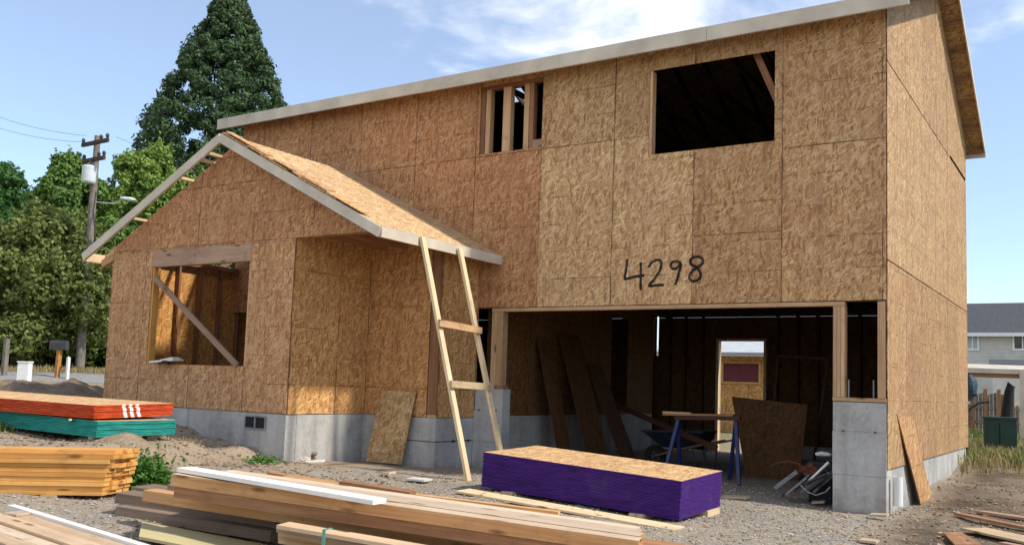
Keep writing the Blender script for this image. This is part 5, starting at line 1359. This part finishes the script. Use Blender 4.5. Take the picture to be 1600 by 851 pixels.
# stones on the gravel
def stones(nm='gravel_stones', mat='stone', n=34000, dirt=False):
    x = nrng.uniform(-6.5, 2.6, n); y = nrng.uniform(-9.6, 1.5, n)
    keep = (y > -9.2-.0*x) & ((x < .3) | (y < -2)) & ~((x < -5.2) & (y > -6.3)) & ~((x > -7.4) & (x < -6) & (y > EY-.05))
    if dirt:
        h_ = n//2; x = np.concatenate([nrng.uniform(-11.5, -5, h_), nrng.uniform(.05, 5, n-h_)]); y = np.concatenate([nrng.uniform(-6.6, -2.6, h_), nrng.uniform(-5, 6, n-h_)]); keep = np.ones(n, bool)
    x, y = x[keep], y[keep]; n = len(x); z = gz(x, y)+(vnoise(x*1.3, y*1.3)*.035+vnoise(x*3.4, y*3.4, 1)*.022+vnoise(x*8, y*8, 2)*.014)
    s = (.005+.013*nrng.random(n)**2.6)*(1.7 if dirt else 1)
    base = np.array([(1, 0, 0), (-1, 0, 0), (0, 1, 0), (0, -1, 0), (0, 0, .7), (0, 0, -.6)], float)
    fac = np.array([(0, 2, 4), (2, 1, 4), (1, 3, 4), (3, 0, 4), (2, 0, 5), (1, 2, 5), (3, 1, 5), (0, 3, 5)])
    a = nrng.random(n)*6.28; ca, sa = np.cos(a), np.sin(a)
    B = base[None]*(1+.5*(nrng.random((n, 6, 3))-.5)); B = B*s[:, None, None]
    X = B[..., 0]*ca[:, None]-B[..., 1]*sa[:, None]+x[:, None]; Y = B[..., 0]*sa[:, None]+B[..., 1]*ca[:, None]+y[:, None]; Z = B[..., 2]+z[:, None]+s[:, None]*.3
    V = np.stack([X, Y, Z], -1).reshape(-1, 3); F = (fac[None]+6*np.arange(n)[:, None, None]).reshape(-1, 3)
    me = bpy.data.meshes.new(nm); me.from_pydata(V.tolist(), [], F.tolist()); me.update()
    at = me.attributes.new('tint', 'FLOAT_COLOR', 'FACE'); A_ = np.ones((len(F), 4), np.float32); A_[:, :3] = np.repeat(nrng.random(n), 8)[:, None]; at.data.foreach_set('color', A_.ravel())
    me.materials.append(M[mat]); o = bpy.data.objects.new(nm, me); col.objects.link(o); tag(o, kind='stuff')
stones()
stones('dirt_crumbs', 'clod', 9000, True)

def chips():
    b = MB()
    for _ in range(900):
        px, py = rng.uniform(180, 1600), rng.uniform(700, 860); q = gpx(px, py, .012)
        if q[1] > -.3 and q[0] < .2 or (q[0] < -5.9 and q[1] > -2.6): continue
        a = rng.uniform(0, 6.28); L = rng.uniform(.02, .10)*(2 if rng.random() < .06 else 1); w = rng.uniform(.006, .025)
        u_ = np.array([math.cos(a), math.sin(a), rng.uniform(-.15, .15)]); k = rng.uniform(.5, 1.2)
        b.box(q-u_*L/2, u_*L, np.array([-u_[1], u_[0], rng.uniform(-.2, .2)])*w, (0, 0, .006), tint=(k, k, k))
    tag(b.build('wood_chips', 'osb_plain'), kind='stuff')
chips()
# ------------------------------------------------------------------ sky, sun, render
SUN_EL, SUN_AZ = 47.0, 12.0                                  # azimuth from +x towards +y
sd = np.array([math.cos(R(SUN_EL))*math.cos(R(SUN_AZ)), math.cos(R(SUN_EL))*math.sin(R(SUN_AZ)), math.sin(R(SUN_EL))])
sl = bpy.data.lights.new('sun', 'SUN'); sl.energy = 3.1; sl.angle = R(3.0); sl.color = (1, .93, .82)
so = bpy.data.objects.new('sun', sl); col.objects.link(so); so.rotation_euler = Vector(-sd).to_track_quat('-Z', 'Y').to_euler(); so.location = (20, 10, 30)
w = bpy.data.worlds.new('World'); sc.world = w; w.use_nodes = True
nt = w.node_tree; nt.nodes.clear()
N_ = lambda t_: nt.nodes.new(t_)
out = N_('ShaderNodeOutputWorld'); bg = N_('ShaderNodeBackground'); nt.links.new(bg.outputs[0], out.inputs[0]); bg.inputs[1].default_value = .135
sky = N_('ShaderNodeTexSky'); sky.sky_type = 'NISHITA'; sky.sun_disc = False; sky.sun_elevation = R(SUN_EL); sky.sun_rotation = R(90-SUN_AZ)
sky.air_density = 1.0; sky.dust_density = .25; sky.altitude = 600; sky.ozone_density = 1.0
tc = N_('ShaderNodeTexCoord')
def wmath(op, a, b_=0):
    x = N_('ShaderNodeMath'); x.operation = op
    for i, v in enumerate((a, b_)):
        if isinstance(v, bpy.types.NodeSocket): nt.links.new(v, x.inputs[i])
        else: x.inputs[i].default_value = v
    return x.outputs[0]
# clouds on a high plane: direction / height
spx = N_('ShaderNodeSeparateXYZ'); nt.links.new(tc.outputs['Generated'], spx.inputs[0])
zz = wmath('MAXIMUM', wmath('ADD', spx.outputs[2], .12), .02)
cmb = N_('ShaderNodeCombineXYZ'); nt.links.new(wmath('DIVIDE', spx.outputs[0], zz), cmb.inputs[0]); nt.links.new(wmath('DIVIDE', spx.outputs[1], zz), cmb.inputs[1])
nz = N_('ShaderNodeTexNoise'); nt.links.new(cmb.outputs[0], nz.inputs['Vector']); nz.inputs['Scale'].default_value = 2.4; nz.inputs['Detail'].default_value = 8; nz.inputs['Roughness'].default_value = .58; nz.inputs['Distortion'].default_value = .4
def dirmask(px, py, inner, outer):
    d = ray(px, py); d = d/np.linalg.norm(d); v = N_('ShaderNodeVectorMath'); v.operation = 'DOT_PRODUCT'; nt.links.new(tc.outputs['Generated'], v.inputs[0]); v.inputs[1].default_value = d
    m = N_('ShaderNodeMapRange'); m.interpolation_type = 'SMOOTHSTEP'; nt.links.new(v.outputs['Value'], m.inputs[0]); m.inputs[1].default_value = math.cos(R(outer)); m.inputs[2].default_value = math.cos(R(inner)); return m.outputs[0]
mk = None
for px, py, a, b_, k in ((1000, -10, 3, 10, 1), (860, 10, 2, 8, .95), (720, 45, .5, 5, .85), (600, -5, .5, 4, .75), (1230, -60, 4, 12, 1), (640, 20, .5, 4.5, .85), (1560, -15, 1, 6, .8), (400, 10, .3, 2.2, .5)):
    m = wmath('MULTIPLY', dirmask(px, py, a, b_), k); mk = m if mk is None else wmath('MAXIMUM', mk, m)
bk = N_('ShaderNodeMapRange'); nt.links.new(spx.outputs[1], bk.inputs[0]); bk.inputs[1].default_value = .1; bk.inputs[2].default_value = -.5; bk.inputs[3].default_value = 0; bk.inputs[4].default_value = 1.0  # unseen cloud cover added behind the camera to brighten the front
mk = wmath('MAXIMUM', mk, bk.outputs[0])
cl = N_('ShaderNodeMapRange'); cl.interpolation_type = 'SMOOTHSTEP'; nt.links.new(wmath('ADD', nz.outputs[0], wmath('MULTIPLY', wmath('SUBTRACT', mk, 1), .42)), cl.inputs[0]); cl.inputs[1].default_value = .33; cl.inputs[2].default_value = .72; cl.inputs[3].default_value = .10; cl.inputs[4].default_value = .96
mx = N_('ShaderNodeMix'); mx.data_type = 'RGBA'; nt.links.new(cl.outputs[0], mx.inputs[0]); hz = N_('ShaderNodeMapRange'); nt.links.new(spx.outputs[2], hz.inputs[0]); hz.inputs[1].default_value = 0; hz.inputs[2].default_value = .45; hz.inputs[3].default_value = 1; hz.inputs[4].default_value = 0
tn = N_('ShaderNodeMix'); tn.data_type = 'RGBA'; tn.blend_type = 'MULTIPLY'; nt.links.new(hz.outputs[0], tn.inputs[0]); nt.links.new(sky.outputs[0], tn.inputs[6]); tn.inputs[7].default_value = (.78, .87, .97, 1)
nt.links.new(tn.outputs[2], mx.inputs[6]); mx.inputs[7].default_value = (7.6, 7.5, 7.6, 1)
nt.links.new(mx.outputs[2], bg.inputs[0])
vs = sc.view_settings; vs.view_transform = 'Standard'; vs.look = 'None'; vs.gamma = 1; vs.exposure = .66; vs.use_curve_mapping = False
sc.cycles.use_denoising = True; sc.cycles.max_bounces = 8; sc.cycles.diffuse_bounces = 4
